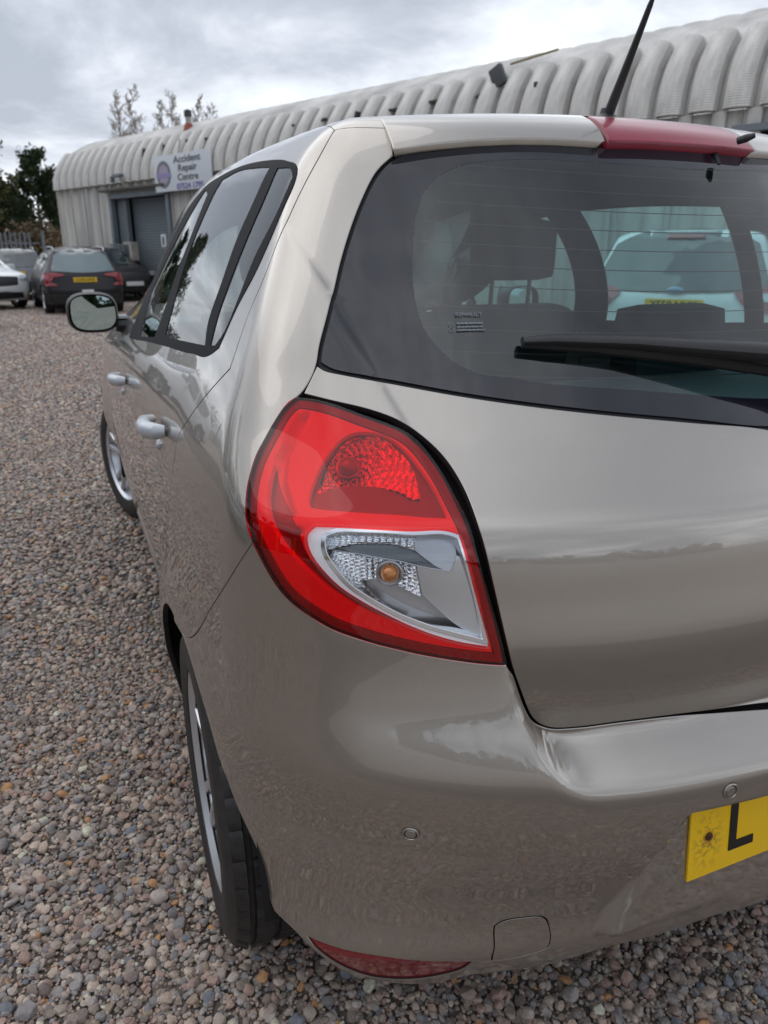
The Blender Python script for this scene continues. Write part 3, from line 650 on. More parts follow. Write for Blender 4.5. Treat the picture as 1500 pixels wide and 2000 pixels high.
# --- roof aerial
ab = surf(tp(-.012, .66)); ab = np.array([ab[0], ab[1], ab[2]])
aer = MB().lathe([(.034, -.002), (.033, .004), (.022, .010), (.013, .017), (.011, .026)], 20, 'z', tuple(ab)).build('aerial', M['plastic'], car)
d_ = np.array([0, -.49, .87]); d_ /= np.linalg.norm(d_)
pts = [ab + [0, -.006, .018] + d_ * t for t in (0, .02, .09, .17, .185, .24, .30, .36)]
MB().tube(pts, [.0095, .009, .0068, .0048, .0030, .0021, .0018, .0015], 12).build('aerial_mast', M['plastic'], aer)
V = []
for i in range(60):
    t = i / 59; a = t * 26; V.append(ab + [0, -.006, .018] + d_ * (.185 + .19 * t) + np.array([math.cos(a), 0, 0]) * .0021 + np.cross(d_, [1, 0, 0]) * math.sin(a) * .0021)
MB().tube(V, .0010, 5).build('aerial_coil', M['plastic'], aer)
# --- dark backing behind the panel gaps, underbody, interior trim
inner_all = [('rear_backing', cat(bump_half, rp(0., .29)[None], mir(bump_half), mir(glassL[:8]), gl_c[None], glassL[:8]), -.028)]
panel('rear_backing', inner_all[0][1], M['dark'], car, step=.05, gap=.01, off=-.034, skirt=0)
for f, hw_ in ((lambda q: np.asarray(q), wf), (mir, wf_r)):
    panel('pillar_trim', f(q_out), M['interior'], car, step=.03, gap=.004, off=-.036, skirt=0)
    panel('door_trim', f(rd_out), M['interior'], car, step=.04, gap=.004, off=-.040, skirt=0, holes=[hw_])
    panel('front_door_trim', f(fd_out), M['interior'], car, step=.05, gap=.004, off=-.040, skirt=0, holes=[hw_])
panel('headlining', roof_out, M['interior'], car, step=.06, gap=-.02, off=-.038, skirt=0)
ib = MB(); ib.box((0, 2.0, .23), (1.28, 3.5, .06)); ib.box((0, 1.9, .3), (1.1, 2.2, .12)); ib.box((0, .42, .36), (1.12, .50, .22)); ib.build('underbody', M['dark'], car)
ib = MB(); ib.box((0, 2.98, .72), (1.36, .5, .48), bev=.05); ib.box((.36, 2.62, .86), (.30, .12, .14), bev=.04); ib.build('dashboard', M['interior'], car)
ib = MB(); ib.box((0, .60, .965), (1.12, .42, .03), bev=.008); ib.build('parcel_shelf', M['interior'], car)
def seat(x, y, w, back_h, rods=True, headz=.0, rake=12):
    mb = MB(); Mx = Matrix.Rotation(R(-rake), 4, 'X')
    s = MB().box((x, y + .28, .50), (w, .50, .16), bev=.05).build('seat', M['fabric'], car)
    b = MB().box((0, 0, back_h / 2), (w, .13, back_h), bev=.05); o = MB().add([Matrix.Rotation(R(rake), 4, 'X') @ Vector(v) + Vector((x, y, .50)) for v in b.v], b.f).build('backrest', M['fabric'], s)
    top = Matrix.Rotation(R(rake), 4, 'X') @ Vector((0, 0, back_h)) + Vector((x, y, .50))
    MB().box((top.x, top.y - .03, top.z + .155 + headz), (.27, .11, .185), bev=.045).build('headrest', M['fabric'], s)
    for d in (-.07, .07): MB().tube([(x + d, top.y - .02, top.z - .02), (x + d, top.y - .03, top.z + .12 + headz)], .007, 8).build('headrest_rod', M['rim_dark'], s)
    return s
seat(-.37, 1.72, .50, .60, headz=.02); seat(.37, 1.72, .50, .60, headz=.02)
for x_ in (-.37, .37): seat(x_, .98, .60, .50, headz=-.10)
# --- heater lines on the rear window
for i in range(11):
    zc = 1.085 + i * .0285; xm = .60 - .20 * (i / 10) ** 1.5
    if i < 2: xm = .50 + .05 * i
    xs = np.linspace(-xm, xm, 40); zs = zc + .022 * (xs / .6) ** 2
    P = surf(uv_from_pt(np.stack([xs, y_rear(np.abs(xs), zs), zs], -1))); Nn = normal(P); P = P - Nn * .0065
    V = []; F = []
    for j in range(40): V += [P[j] + [0, 0, .0006], P[j] - [0, 0, .0006]]
    for j in range(39): F.append((2 * j, 2 * j + 2, 2 * j + 3, 2 * j + 1))
    mesh_obj('heater_line', V, F, M['heat'] if 'heat' in M else M.setdefault('heat', mat('heater_line_brown', (.10, .06, .05), .9, spec=.1)), tailgate)
# --- rear wiper
def on_glass(x, z, h): P = surf(uv_from_pt(np.array([x, y_rear(abs(x), z), z]))); return P + normal(P) * h
wp = [on_glass(x, z, h) for x, z, h in ((-.405, 1.131, .010), (-.36, 1.130, .013), (-.25, 1.121, .019), (-.16, 1.108, .027), (-.06, 1.092, .038), (.04, 1.074, .044), (.12, 1.060, .042))]
wiper = MB().tube(wp, [.009, .013, .015, .019, .024, .030, .032], 14, True, .62).build('wiper_arm', M['plastic'], tailgate)
wb = [on_glass(x, z, .008) for x, z in ((-.405, 1.130), (-.30, 1.124), (-.15, 1.104), (.02, 1.074))]
MB().tube(wb, [.004, .0065, .0065, .005], 8, True, 1.8).build('wiper_blade', M['seal'], tailgate)
MB().tube([on_glass(.10, 1.06, .0), on_glass(.10, 1.06, .045)], [.03, .026], 20).build('wiper_pivot', M['plastic'], tailgate)
# --- glass marking
def text(s, size, M4, mt, parent, name='lettering', ext=.0002, bold=False, sx=1.0, align='CENTER'):
    cu = bpy.data.curves.new(name, 'FONT'); cu.body = s; cu.size = size; cu.extrude = ext; cu.align_x = align; cu.align_y = 'CENTER'; cu.resolution_u = 3
    if bold: cu.offset = size * .018
    cu.materials.append(mt); t = bpy.data.objects.new(name, cu); COL.objects.link(t); bpy.context.view_layer.update()
    me = bpy.data.meshes.new_from_object(t.evaluated_get(bpy.context.evaluated_depsgraph_get())); bpy.data.objects.remove(t)
    me.transform((parent.matrix_world.inverted() if False else Matrix()) @ M4 @ Matrix.Diagonal((sx, 1, 1, 1))); me.materials.clear(); me.materials.append(mt)
    o = bpy.data.objects.new(name, me); link(o, parent); return o
def frame(P, n, up=(0, 0, 1)):
    n = Vector(n).normalized(); u = Vector(up); u = (u - n * u.dot(n)).normalized(); r = u.cross(n); m = Matrix((r, u, n)).transposed().to_4x4(); m.translation = Vector(P); return m
P0 = on_glass(-.462, 1.172, -.003); n0 = normal(P0)
M['etch'] = mat('etched_print', (.20, .23, .25), .8, spec=.1)
text('RENAULT', .0085, frame(P0 + n0 * .001, n0), M['etch'], tailgate, 'glass_marking', bold=False, sx=1.05)
mb = MB()
fr = frame(P0 + n0 * .001, n0)
for j, (w_, zz_) in enumerate(((.038, -.014), (.036, -.0195), (.038, -.0245))):
    k = 0
    while k < w_:
        l_ = .0012 + .0016 * ((k * 7919 + j * .37) % 1); b2 = MB().box((-.018 + k, zz_, 0), (l_, .0026, .0002)); mb.add([fr @ Vector(v) for v in b2.v], b2.f); k += l_ + .0009
b2 = MB()
for zz_ in (-.0155, -.0235): V, F = ring_on((0, 0, 0), (0, 0, 1), .0030, .0004, 16, 4); mb.add([fr @ (Vector(v) + Vector((-.027, zz_, 0))) for v in V], F)
mb.build('glass_print', M['etch'], tailgate)
# --- number plate
pl = MB(); tilt = math.atan(.10)
plate = MB().box((0, 0, 0), (.52, .004, .140), bev=.0015).build('number_plate', M['yellow'], car)
zc_ = .469; yc_ = .0215
plate.location = (.006, yc_, zc_ - .006); plate.rotation_euler = (-tilt, 0, 0)
b = MB(); b.box((-.178, -.0028, .0065), (.0140, .0012, .097)); b.box((-.1540, -.0028, -.035), (.0342, .0012, .0140)); b.build('letter', M['plate_black'], plate)
MB().lathe([(.0001, -.0062), (.0022, -.006), (.0024, -.0045), (.0058, -.0042), (.0066, -.0025), (.0068, 0)], 18, 'y', (-.2245, 0, -.005)).build('plate_screw', M['rust'], plate)
# --- wheels
def make_wheel(x, y, side, r=.302, rr=.205, w=.195, detail=True, parent=None, name='wheel', nsp=10):
    n = 216 if detail else 28
    root = None
    wd = w / 2
    prof = [(rr - .008, wd - .022), (rr + .004, wd - .004), (rr + .030, wd + .004), (r - .032, wd + .001), (r - .012, wd - .010), (r - .003, wd - .026)]
    if detail:
        for g in (.062, .020, -.020, -.062): prof += [(r, g + .006), (r - .009, g + .004), (r - .009, g - .004), (r, g - .006)]
    prof += [(r - .003, -wd + .026), (r - .012, -wd + .010), (r - .04, -wd), (rr, -wd + .01)]
    mb = MB(); mb.lathe(prof, n, 'x')
    if detail:   # sideways tread cuts
        V = mb.v; m = len(prof)
        for i, (pr_, pa) in enumerate(prof):
            if pr_ > r - .013 and abs(pa) < wd - .005:
                for k in range(n):
                    if k % 6 == (0 if pa > .0 else 3) and pr_ > r - .005:
                        a_ = i * n + k; q_ = V[a_]; s_ = (pr_ - .006) / pr_; V[a_] = (q_[0], q_[1] * s_, q_[2] * s_)
    for i in range(len(mb.v)): v = mb.v[i]; mb.v[i] = (v[0] * side, v[1], v[2])
    o = mb.build(name, M['rubber'], parent, angle=25); o.location = (x, y, ZW if detail else r)
    ms = MB(); ms.lathe([(rr - .012, wd - .018), (rr, wd - .006), (rr + .002, wd - .008), (rr - .006, wd - .03), (rr - .022, wd - .06), (rr - .022, -wd + .02), (rr + .002, -wd + .012)], 56 if detail else 20, 'x')
    ms.v = [(v[0] * side, v[1], v[2]) for v in ms.v]; ms.build('rim', M['rim'], o)
    d = MB().lathe([(.14, wd - .10), (.14, wd - .085), (.001, wd - .08)], 32 if detail else 12, 'x'); d.v = [(v[0] * side, v[1], v[2]) for v in d.v]; d.build('brake_disc', M['rim_dark'], o)
    hb = MB().lathe([(.062, wd - .065), (.060, wd - .030), (.048, wd - .020), (.030, wd - .017), (.028, wd - .013), (.0005, wd - .012)], 28 if detail else 10, 'x'); hb.v = [(v[0] * side, v[1], v[2]) for v in hb.v]; hb.build('wheel_hub', M['rim'], o)
    first = None
    for k in range(nsp):
        a = 2 * math.pi * (k // 2) / (nsp / 2) + (.19 if k % 2 else -.19)
        if first is None:
            V = []; F = []
            for (rad, hw, off_) in ((.050, .013, wd - .030), (.09, .012, wd - .024), (.14, .0135, wd - .018), (rr - .010, .018, wd - .016)):
                for (dx, dt) in ((-.014, -hw), (0, -hw * .55), (0, hw * .55), (-.014, hw)): V.append(((off_ + dx) * side, dt, rad))
            for j in range(3):
                for q_ in range(3): F.append((j * 4 + q_, j * 4 + q_ + 1, j * 4 + q_ + 5, j * 4 + q_ + 4))
            s_ = MB().add(V, F).build('spoke', M['rim'], o, angle=50); first = s_
        else: s_ = first.copy(); COL.objects.link(s_); s_.parent = o
        s_.rotation_euler = (a, 0, 0)
    return o
w0 = make_wheel(-.748, YR, -1, parent=car); w0.rotation_euler = (0, 0, R(-1.6)); wf0 = make_wheel(-.705, YF, -1, parent=car); wf0.rotation_euler = (0, 0, R(15)); make_wheel(.742, YR, 1, parent=car); make_wheel(.742, YF, 1, parent=car)

# ================================================================ GROUND AND GRAVEL
def ground_mat():
    m = mat('gravel_yard', (.2, .18, .16), .9); nt = m.node_tree; b = nt.nodes['Principled BSDF']; N, L = nt.nodes.new, nt.links.new
    tc = N('ShaderNodeTexCoord'); v = N('ShaderNodeTexVoronoi'); v.inputs['Scale'].default_value = 34; L(tc.outputs['Object'], v.inputs['Vector'])
    sx = N('ShaderNodeSeparateColor'); L(v.outputs['Color'], sx.inputs[0])
    r = N('ShaderNodeValToRGB'); L(sx.outputs[0], r.inputs[0]); e = r.color_ramp.elements
    e[0].position = 0; e[0].color = (.21, .18, .16, 1); e[1].position = 1; e[1].color = (.50, .44, .38, 1); q = e.new(.5); q.color = (.34, .295, .26, 1)
    n = N('ShaderNodeTexNoise'); n.inputs['Scale'].default_value = .45; n.inputs['Detail'].default_value = 4; L(tc.outputs['Object'], n.inputs['Vector'])
    mr = N('ShaderNodeMapRange'); mr.inputs['From Min'].default_value = .3; mr.inputs['From Max'].default_value = .7; mr.inputs['To Min'].default_value = .82; mr.inputs['To Max'].default_value = 1.18; L(n.outputs['Fac'], mr.inputs[0])
    s = N('ShaderNodeVectorMath'); s.operation = 'SCALE'; L(r.outputs[0], s.inputs[0]); L(mr.outputs[0], s.inputs['Scale']); L(s.outputs[0], b.inputs['Base Color'])
    bp = N('ShaderNodeBump'); bp.inputs['Strength'].default_value = .8; bp.inputs['Distance'].default_value = .012; bp.invert = True; L(v.outputs['Distance'], bp.inputs['Height']); L(bp.outputs[0], b.inputs['Normal'])
    return m
g = mesh_obj('ground', [(-400, -400, -.012), (400, -400, -.012), (400, 400, -.012), (-400, 400, -.012)], [(0, 1, 2, 3)], ground_mat()); g['kind'] = 'structure'
dirt = mesh_obj('packed_dirt', [(-7, -2, -.0085), (3, -2, -.0085), (3, 22, -.0085), (-7, 22, -.0085)], [(0, 1, 2, 3)], mat('damp_dirt', (.12, .10, .084), .95, var=(9, .35, 5), bump=(120, .8, .006))); dirt['kind'] = 'structure'
def pebble_mat():
    m = mat('pebble', (.3, .3, .3), .62, spec=.35); nt = m.node_tree; b = nt.nodes['Principled BSDF']; N, L = nt.nodes.new, nt.links.new
    oi = N('ShaderNodeObjectInfo'); r = N('ShaderNodeValToRGB'); r.color_ramp.interpolation = 'CONSTANT'; L(oi.outputs['Random'], r.inputs[0])
    cols = [(0.295, 0.234, 0.199), (0.399, 0.328, 0.279), (0.245, 0.226, 0.225), (0.488, 0.381, 0.31), (0.368, 0.253, 0.212), (0.207, 0.165, 0.15), (0.444, 0.375, 0.335), (0.295, 0.273, 0.263), (0.546, 0.439, 0.359), (0.354, 0.273, 0.23), (0.429, 0.295, 0.239), (0.25, 0.207, 0.175), (0.368, 0.328, 0.31), (0.6, 0.573, 0.458), (0.488, 0.265, 0.126), (0.192, 0.201, 0.225), (0.339, 0.265, 0.199)]
    pos = [0, .07, .14, .20, .27, .34, .41, .48, .55, .61, .68, .75, .82, .90, .925, .945, .97]
    e = r.color_ramp.elements; e[0].color = (*cols[0], 1); e[1].position = pos[1]; e[1].color = (*cols[1], 1)
    for p_, c_ in zip(pos[2:], cols[2:]): q = e.new(p_); q.color = (*c_, 1)
    tc = N('ShaderNodeTexCoord'); n = N('ShaderNodeTexNoise'); n.inputs['Scale'].default_value = 2.2; n.inputs['Detail'].default_value = 6; n.inputs['Roughness'].default_value = .7; L(tc.outputs['Object'], n.inputs['Vector'])
    mr = N('ShaderNodeMapRange'); mr.inputs['From Min'].default_value = .3; mr.inputs['From Max'].default_value = .7; mr.inputs['To Min'].default_value = .72; mr.inputs['To Max'].default_value = 1.28; L(n.outputs['Fac'], mr.inputs[0])
    s = N('ShaderNodeVectorMath'); s.operation = 'SCALE'; L(r.outputs[0], s.inputs[0]); L(mr.outputs[0], s.inputs['Scale']); L(s.outputs[0], b.inputs['Base Color'])
    bp = N('ShaderNodeBump'); bp.inputs['Strength'].default_value = .35; bp.inputs['Distance'].default_value = .1; L(n.outputs['Fac'], bp.inputs['Height']); L(bp.outputs[0], b.inputs['Normal'])
    return m
M['pebble'] = pebble_mat()
pcol = bpy.data.collections.new('pebble_shapes')
from mathutils import noise
for k in range(12):
    bm = bmesh.new(); bmesh.ops.create_icosphere(bm, subdivisions=2, radius=1)
    o3 = Vector((k * 7.3, 2.1 * k, 5)); ax = (random.uniform(.72, 1.0), random.uniform(.85, 1.25), random.uniform(.45, .70))
    cuts = [Vector((random.gauss(0, 1), random.gauss(0, 1), random.gauss(0, 1))).normalized() for _ in range(8)]
    for v in bm.verts:
        d = v.co.normalized(); q = 1 + .22 * noise.noise(d * 1.3 + o3) + .05 * noise.noise(d * 3.5 + o3)
        p = d * q
        for c in cuts:
            s = p.dot(c) - .74
            if s > 0: p -= c * s * .93
        v.co = Vector((p.x * ax[0], p.y * ax[1], p.z * ax[2]))
    me = bpy.data.meshes.new('pebble_shape'); bm.to_mesh(me); bm.free(); me.polygons.foreach_set('use_smooth', np.full(len(me.polygons), True)); me.set_sharp_from_angle(angle=R(28)); me.materials.append(M['pebble'])
    pcol.objects.link(bpy.data.objects.new('pebble_shape', me))
def scatter():
    P = []; S = []
    def layer(x0, x1, y0, y1, sp_, smin, smax, keep, z0, z1, jit=.42):
        nx = int((x1 - x0) / sp_); ny = int((y1 - y0) / (sp_ * .87)); gx, gy = np.meshgrid(np.arange(nx), np.arange(ny)); n = nx * ny
        x = x0 + (gx + .5 * (gy % 2)).ravel() * sp_ + RNG.uniform(-jit, jit, n) * sp_; y = y0 + gy.ravel() * sp_ * .87 + RNG.uniform(-jit, jit, n) * sp_
        m = (RNG.random(n) < keep) & ~((np.abs(x) < .45) & (y > .9) & (y < 3.6))
        # only the wedge the photograph looks at, and what mirrors in the flank
        m &= ~((y > 3.4) & (x > -.1 + .0 * y) & (x < 1.2) & (y < 4)) 
        x, y = x[m], y[m]; s = RNG.uniform(smin, smax, len(x)) ** 1.0; s *= np.where(RNG.random(len(x)) < .12, 1.35, 1.0)
        P.append(np.stack([x, y, RNG.uniform(z0, z1, len(x)) + s * .1], -1)); S.append(s)
    layer(-3.2, 1.5, -.75, 2.2, .0175, .0070, .0118, .97, -.010, -.003)
    layer(-2.4, 1.0, -.55, 1.5, .030, .0070, .0145, .75, -.004, .004)
    layer(-2.7, 1.2, -.6, 1.7, .0095, .0028, .0056, .85, -.007, -.001)
    layer(-3.6, -.4, 2.2, 6.2, .0225, .0095, .0150, .97, -.010, -.001)
    layer(-3.6, 0.9, 6.2, 12.0, .033, .014, .021, .95, -.012, .000)
    layer(-4.2, 1.6, 12.0, 21.5, .050, .021, .031, .95, -.018, -.006)
    layer(-6.0, -3.2, -1.0, 5.0, .032, .014, .020, .95, -.012, .000)
    return np.concatenate(P), np.concatenate(S)
GP, GS = scatter(); n = len(GP)
me = bpy.data.meshes.new('gravel'); me.from_pydata(GP.tolist(), [], [])
a = me.attributes.new('pscale', 'FLOAT', 'POINT'); a.data.foreach_set('value', GS.astype(np.float32))
a = me.attributes.new('prot', 'FLOAT_VECTOR', 'POINT'); rt = np.stack([RNG.normal(0, .35, n), RNG.normal(0, .35, n), RNG.uniform(0, 6.28, n)], -1); a.data.foreach_set('vector', rt.astype(np.float32).ravel())
a = me.attributes.new('pidx', 'INT', 'POINT'); a.data.foreach_set('value', RNG.integers(0, 12, n).astype(np.int32))
grav = bpy.data.objects.new('gravel', me); link(grav); grav['kind'] = 'stuff'; grav['label'] = 'loose grey and brown gravel pebbles covering the yard'; grav['category'] = 'gravel'
gn = bpy.data.node_groups.new('gravel_nodes', 'GeometryNodeTree'); gn.interface.new_socket('Geometry', in_out='INPUT', socket_type='NodeSocketGeometry'); gn.interface.new_socket('Geometry', in_out='OUTPUT', socket_type='NodeSocketGeometry')
N, L = gn.nodes.new, gn.links.new; gi, go = N('NodeGroupInput'), N('NodeGroupOutput'); ip = N('GeometryNodeInstanceOnPoints'); ci = N('GeometryNodeCollectionInfo')
ci.inputs['Collection'].default_value = pcol; ci.inputs['Separate Children'].default_value = True; ci.inputs['Reset Children'].default_value = True
def na(name, t): q = N('GeometryNodeInputNamedAttribute'); q.data_type = t; q.inputs['Name'].default_value = name; return q.outputs['Attribute']
L(gi.outputs[0], ip.inputs['Points']); L(ci.outputs[0], ip.inputs['Instance']); ip.inputs['Pick Instance'].default_value = True
L(na('pidx', 'INT'), ip.inputs['Instance Index'])
e2r = N('FunctionNodeEulerToRotation'); L(na('prot', 'FLOAT_VECTOR'), e2r.inputs[0]); L(e2r.outputs[0], ip.inputs['Rotation']); L(na('pscale', 'FLOAT'), ip.inputs['Scale']); L(ip.outputs[0], go.inputs[0])
md = grav.modifiers.new('scatter', 'NODES'); md.node_group = gn
# ================================================================ WORKSHOP BUILDING

BA, BX = np.array([-.544, 28.4]), R(66)   # far corner, angle of the wall
wsp = thing('arched_workshop', 'long grey arched workshop of corrugated ribs above a stained concrete wall', 'building', (BA[0], BA[1], 0), -BX)
M['wall'] = mat('stained_cement', (.45, .435, .41), .85, var=(1.6, .42, 7, (2.2, 2.2, .22)), bump=(30, .3, .01))
M['shell'] = mat('weathered_cement_sheet', (.52, .505, .485), .8, var=(.9, .34, 6, (1, 1, .5)), bump=(25, .3, .01))
def rib_mat():
    m = mat('finely_corrugated_sheet', (.57, .555, .53), .78, var=(1.4, .38, 6, (3, .6, .6))); nt = m.node_tree; b = nt.nodes['Principled BSDF']; N, L = nt.nodes.new, nt.links.new
    uv = N('ShaderNodeUVMap'); w = N('ShaderNodeTexWave'); w.wave_type = 'BANDS'; w.bands_direction = 'Y'; w.inputs['Scale'].default_value = 5.5; L(uv.outputs[0], w.inputs[0])
    bp = N('ShaderNodeBump'); bp.inputs['Strength'].default_value = 1.0; bp.inputs['Distance'].default_value = .008; L(w.outputs['Fac'], bp.inputs['Height']); L(bp.outputs[0], b.inputs['Normal']); return m
M['rib'] = rib_mat()
M['grey_metal'] = mat('grey_painted_steel', (.14, .165, .185), .5, var=(3, .15, 3))
M['shutter'] = mat('grey_shutter', (.155, .185, .205), .45, .2)
M['bwhite'] = mat('white_board', (.62, .66, .70), .5)
EV = 3.2; AH, AB = 1.80, 2.8      # eaves height, arch rise and depth
def arc(t): a = R(90 * t); return AB * (1 - math.cos(a)), EV + AH * math.sin(a)
LEN = 31.0; PIT = .50
# upper shell with scalloped crest
V = []; F = []; ns = int(LEN / PIT * 6); nt_ = 22
for i in range(ns + 1):
    s = LEN * i / ns; sc = .035 * (1 - abs(math.sin(math.pi * s / PIT)))
    for j in range(nt_ + 1):
        b_, z_ = arc(j / nt_ * 1.12); k = 1 if j > 12 else 0; V.append((s, b_ + sc * (1 - k), z_ - sc * 1.2 * k))
for i in range(ns):
    for j in range(nt_): F.append((i * (nt_ + 1) + j, (i + 1) * (nt_ + 1) + j, (i + 1) * (nt_ + 1) + j + 1, i * (nt_ + 1) + j + 1))
mesh_obj('roof', V, F, M['shell'], wsp)
# far gable end
V = [(0, b_, z_) for b_, z_ in [(0, 0)] + [arc(j / 14) for j in range(15)] + [(2 * AB - arc(j / 14)[0], arc(j / 14)[1]) for j in range(13, -1, -1)] + [(2 * AB, 0)]]
mesh_obj('gable_wall', V, [tuple(range(len(V)))], M['wall'], wsp, smooth=False)
# ribs, one object each, sharing one mesh
V = []; F = []; UV = []; m_ = 26; t0, t1 = .0, .44
prof = [(-.20, -.01), (-.185, .12), (-.12, .18), (0, .20), (.12, .18), (.185, .12), (.20, -.01)]
for j in range(m_ + 1):
    t = t0 + (t1 - t0) * j / m_; b_, z_ = arc(t); a = R(90 * t); nb, nz = -math.cos(a), math.sin(a); k = 1 if j < m_ - 3 else (m_ - j) / 3
    for (ds, h) in prof:
        hh = h * k if h > 0 else h; V.append((ds * (1 if k == 1 else .55 + .45 * k), b_ + nb * hh, z_ + nz * hh)); UV.append((ds, t * 5.2))
np_ = len(prof)
for j in range(m_):
    for q in range(np_ - 1): F.append((j * np_ + q, j * np_ + q + 1, (j + 1) * np_ + q + 1, (j + 1) * np_ + q))
rib = mesh_obj('roof_rib', V, F, M['rib'], wsp); uvl = rib.data.uv_layers.new(name='UVMap')
for lp in rib.data.loops: uvl.data[lp.index].uv = UV[lp.vertex_index]
rib.data.set_sharp_from_angle(angle=R(40))
rib.location = (.30, 0, 0)
nrib = int((LEN - .3) / PIT)
for i in range(1, nrib):
    c = rib.copy(); COL.objects.link(c); c.parent = wsp; c.location = (.30 + i * PIT, 0, 0)
# wall panels
DL, DR, DH = 3.58, 6.88, 2.92
def wall_panel(s0, s1, z0=0, z1=EV):
    mb = MB(); mb.box(((s0 + s1) / 2, .05, (z0 + z1) / 2), (s1 - s0 - .012, .10, z1 - z0 - .004), bev=.012)
    mb.box((s0 + .05, -.012, (z0 + z1) / 2), (.085, .03, z1 - z0 - .02)); return mb.build('wall_panel', M['wall'], wsp)
for s0 in (0, .895, 1.79, 2.685): wall_panel(s0 + .01, s0 + .895)
s0 = DR
while s0 < 21.6: wall_panel(s0, s0 + PIT * 2); s0 += PIT * 2
wall_panel(DL, DR, DH, EV)
for s1_ in np.arange(24.4, 30.2, .98): wall_panel(s1_, s1_ + .94)
wall_panel(s0, 24.4, 2.96, EV)
MB().box((LEN / 2, .6, 1.6), (LEN, .02, 3.2)).build('inner_wall', M['dark'], wsp)
for s1_ in np.arange(15.05, 24.0, PIT): MB().box((s1_ + .0, -.03, 2.97), (.20, .05, .44), bev=.01).build('rib_foot', M['shell'], wsp)
# window at the near end
wf_ = MB()
for bx_ in (((s0 + 1.2), -.06, 2.93, 2.6, .14, .09), (s0 + .06, -.05, 2.3, .10, .1, 1.25), (s0 + 2.2, -.05, 2.3, .10, .1, 1.25)): wf_.box(bx_[:3], bx_[3:])
wf_.build('window_frame', M['grey_metal'], wsp)
# door
fr_ = MB(); fr_.box((DL + .07, -.03, DH / 2), (.14, .16, DH), bev=.01); fr_.box((DR - .07, -.03, DH / 2), (.14, .16, DH), bev=.01); fr_.box(((DL + DR) / 2, -.03, DH - .06), (DR - DL - .30, .16, .14), bev=.01)
fr_.box((DL + .42, .14, DH / 2), (.52, .12, DH - .2)); fr_.build('door_frame', M['grey_metal'], wsp)
MB().box(((DL + DR) / 2 - .1, -.16, DH + .10), (DR - DL + .35, .20, .07), bev=.02).build('door_canopy', M['dark'] if 0 else mat('grimy_ledge', (.09, .085, .07), .9), wsp)
sh_ = MB(); V = []; F = []; nsl = 36
for i in range(nsl * 3 + 1):
    z_ = .02 + (DH - .16) * i / (nsl * 3); d_b = (0, -.018, -.018)[i % 3]; V += [(DL + .68, .30 + d_b, z_), (DR - .14, .30 + d_b, z_)]
for i in range(nsl * 3): F.append((2 * i, 2 * i + 1, 2 * i + 3, 2 * i + 2))
mesh_obj('roller_shutter', V, F, M['shutter'], wsp, smooth=False)
st = MB().box((DL + 1.25, -.13, .75), (.14, .22, 1.5), bev=.01).build('concrete_post', mat('pale_concrete', (.36, .34, .30), .9, var=(6, .2, 4)), None)
st.location = (0, 0, 0)
post = thing('concrete_bollard', 'pale concrete post leaning against the roller shutter behind the black car', 'post', (BA[0], BA[1], 0), -BX); st.parent = post; st.name = 'post_shaft'
MB().box((DL + 1.1, -.13, 1.54), (.46, .22, .08), bev=.01).build('post_cap', st.data.materials[0], post)
vent = thing('slatted_barrier', 'grey slatted metal barrier leaning beside the roller shutter', 'barrier', (BA[0], BA[1], 0), -BX)
vb = MB()
for i in range(18): vb.box((DL + .42, -.20, .14 + i * .08), (.86, .03, .055), bev=.004)
vb.build('slats', M['grey_metal'], vent)['kind'] = 'stuff'
MB().box((DL + .02, -.20, .62), (.05, .05, 1.24)).build('post', M['grey_metal'], vent)
tagp = thing('door_sign', 'small white notice with a dark mark beside the roller shutter', 'notice', (BA[0], BA[1], 0), -BX)
MB().box((DR - .35, -.14, 1.60), (.24, .02, .34)).build('board', M['bwhite'], tagp); MB().box((DR - .35, -.155, 1.59), (.07, .006, .22)).build('mark', M['plate_black'], tagp)
# sign
sg = thing('workshop_sign', 'white sign with dark lettering, round grey emblem and purple phone number above the roller door', 'sign', (BA[0], BA[1], 0), -BX)
SL, SR, SB, ST = 6.52, 9.18, 2.83, 3.72
MB().box(((SL + SR) / 2, -.22, (SB + ST) / 2), (SR - SL, .03, ST - SB), bev=.006).build('board', M['bwhite'], sg)
tf_ = Matrix.Rotation(R(90), 4, 'X')
def sgt(s, x, z, size, m, sx=1.0, bold=True): text(s, size, Matrix.Translation((x, -.242, z)) @ tf_, m, sg, 'lettering', .001, bold, sx)
ink = mat('sign_ink_dark', (.10, .10, .12), .6); pur = mat('sign_ink_purple', (.13, .10, .36), .6)
sgt('Accident', 8.12, 3.57, .23, ink, 1.5); sgt('Repair', 8.12, 3.36, .23, ink, 1.45); sgt('Centre', 8.12, 3.14, .23, ink, 1.45); sgt('07524 1795', 8.2, 2.92, .20, pur, 1.3)
ec = (6.98, 3.25)
def disc(r0, r1, y_, m, name):
    V = []; F = []; n = 36
    for i in range(n): t = 2 * math.pi * i / n; V += [(ec[0] + r0 * 1.3 * math.cos(t), y_, ec[1] + r0 * 1.25 * math.sin(t)), (ec[0] + r1 * 1.3 * math.cos(t), y_, ec[1] + r1 * 1.25 * math.sin(t))]
    for i in range(n): F.append((2 * i, 2 * i + 1, (2 * i + 3) % (2 * n), (2 * i + 2) % (2 * n)))
    mesh_obj(name, V, F, m, sg, smooth=False)
disc(.001, .27, -.238, mat('emblem_grey', (.17, .18, .22), .6), 'emblem'); disc(.001, .19, -.240, mat('emblem_pale', (.36, .33, .42), .6), 'emblem_centre')
MB().box((ec[0], -.243, ec[1] - .02), (.72, .004, .11)).build('emblem_band', mat('emblem_purple', (.30, .25, .45), .6), sg)
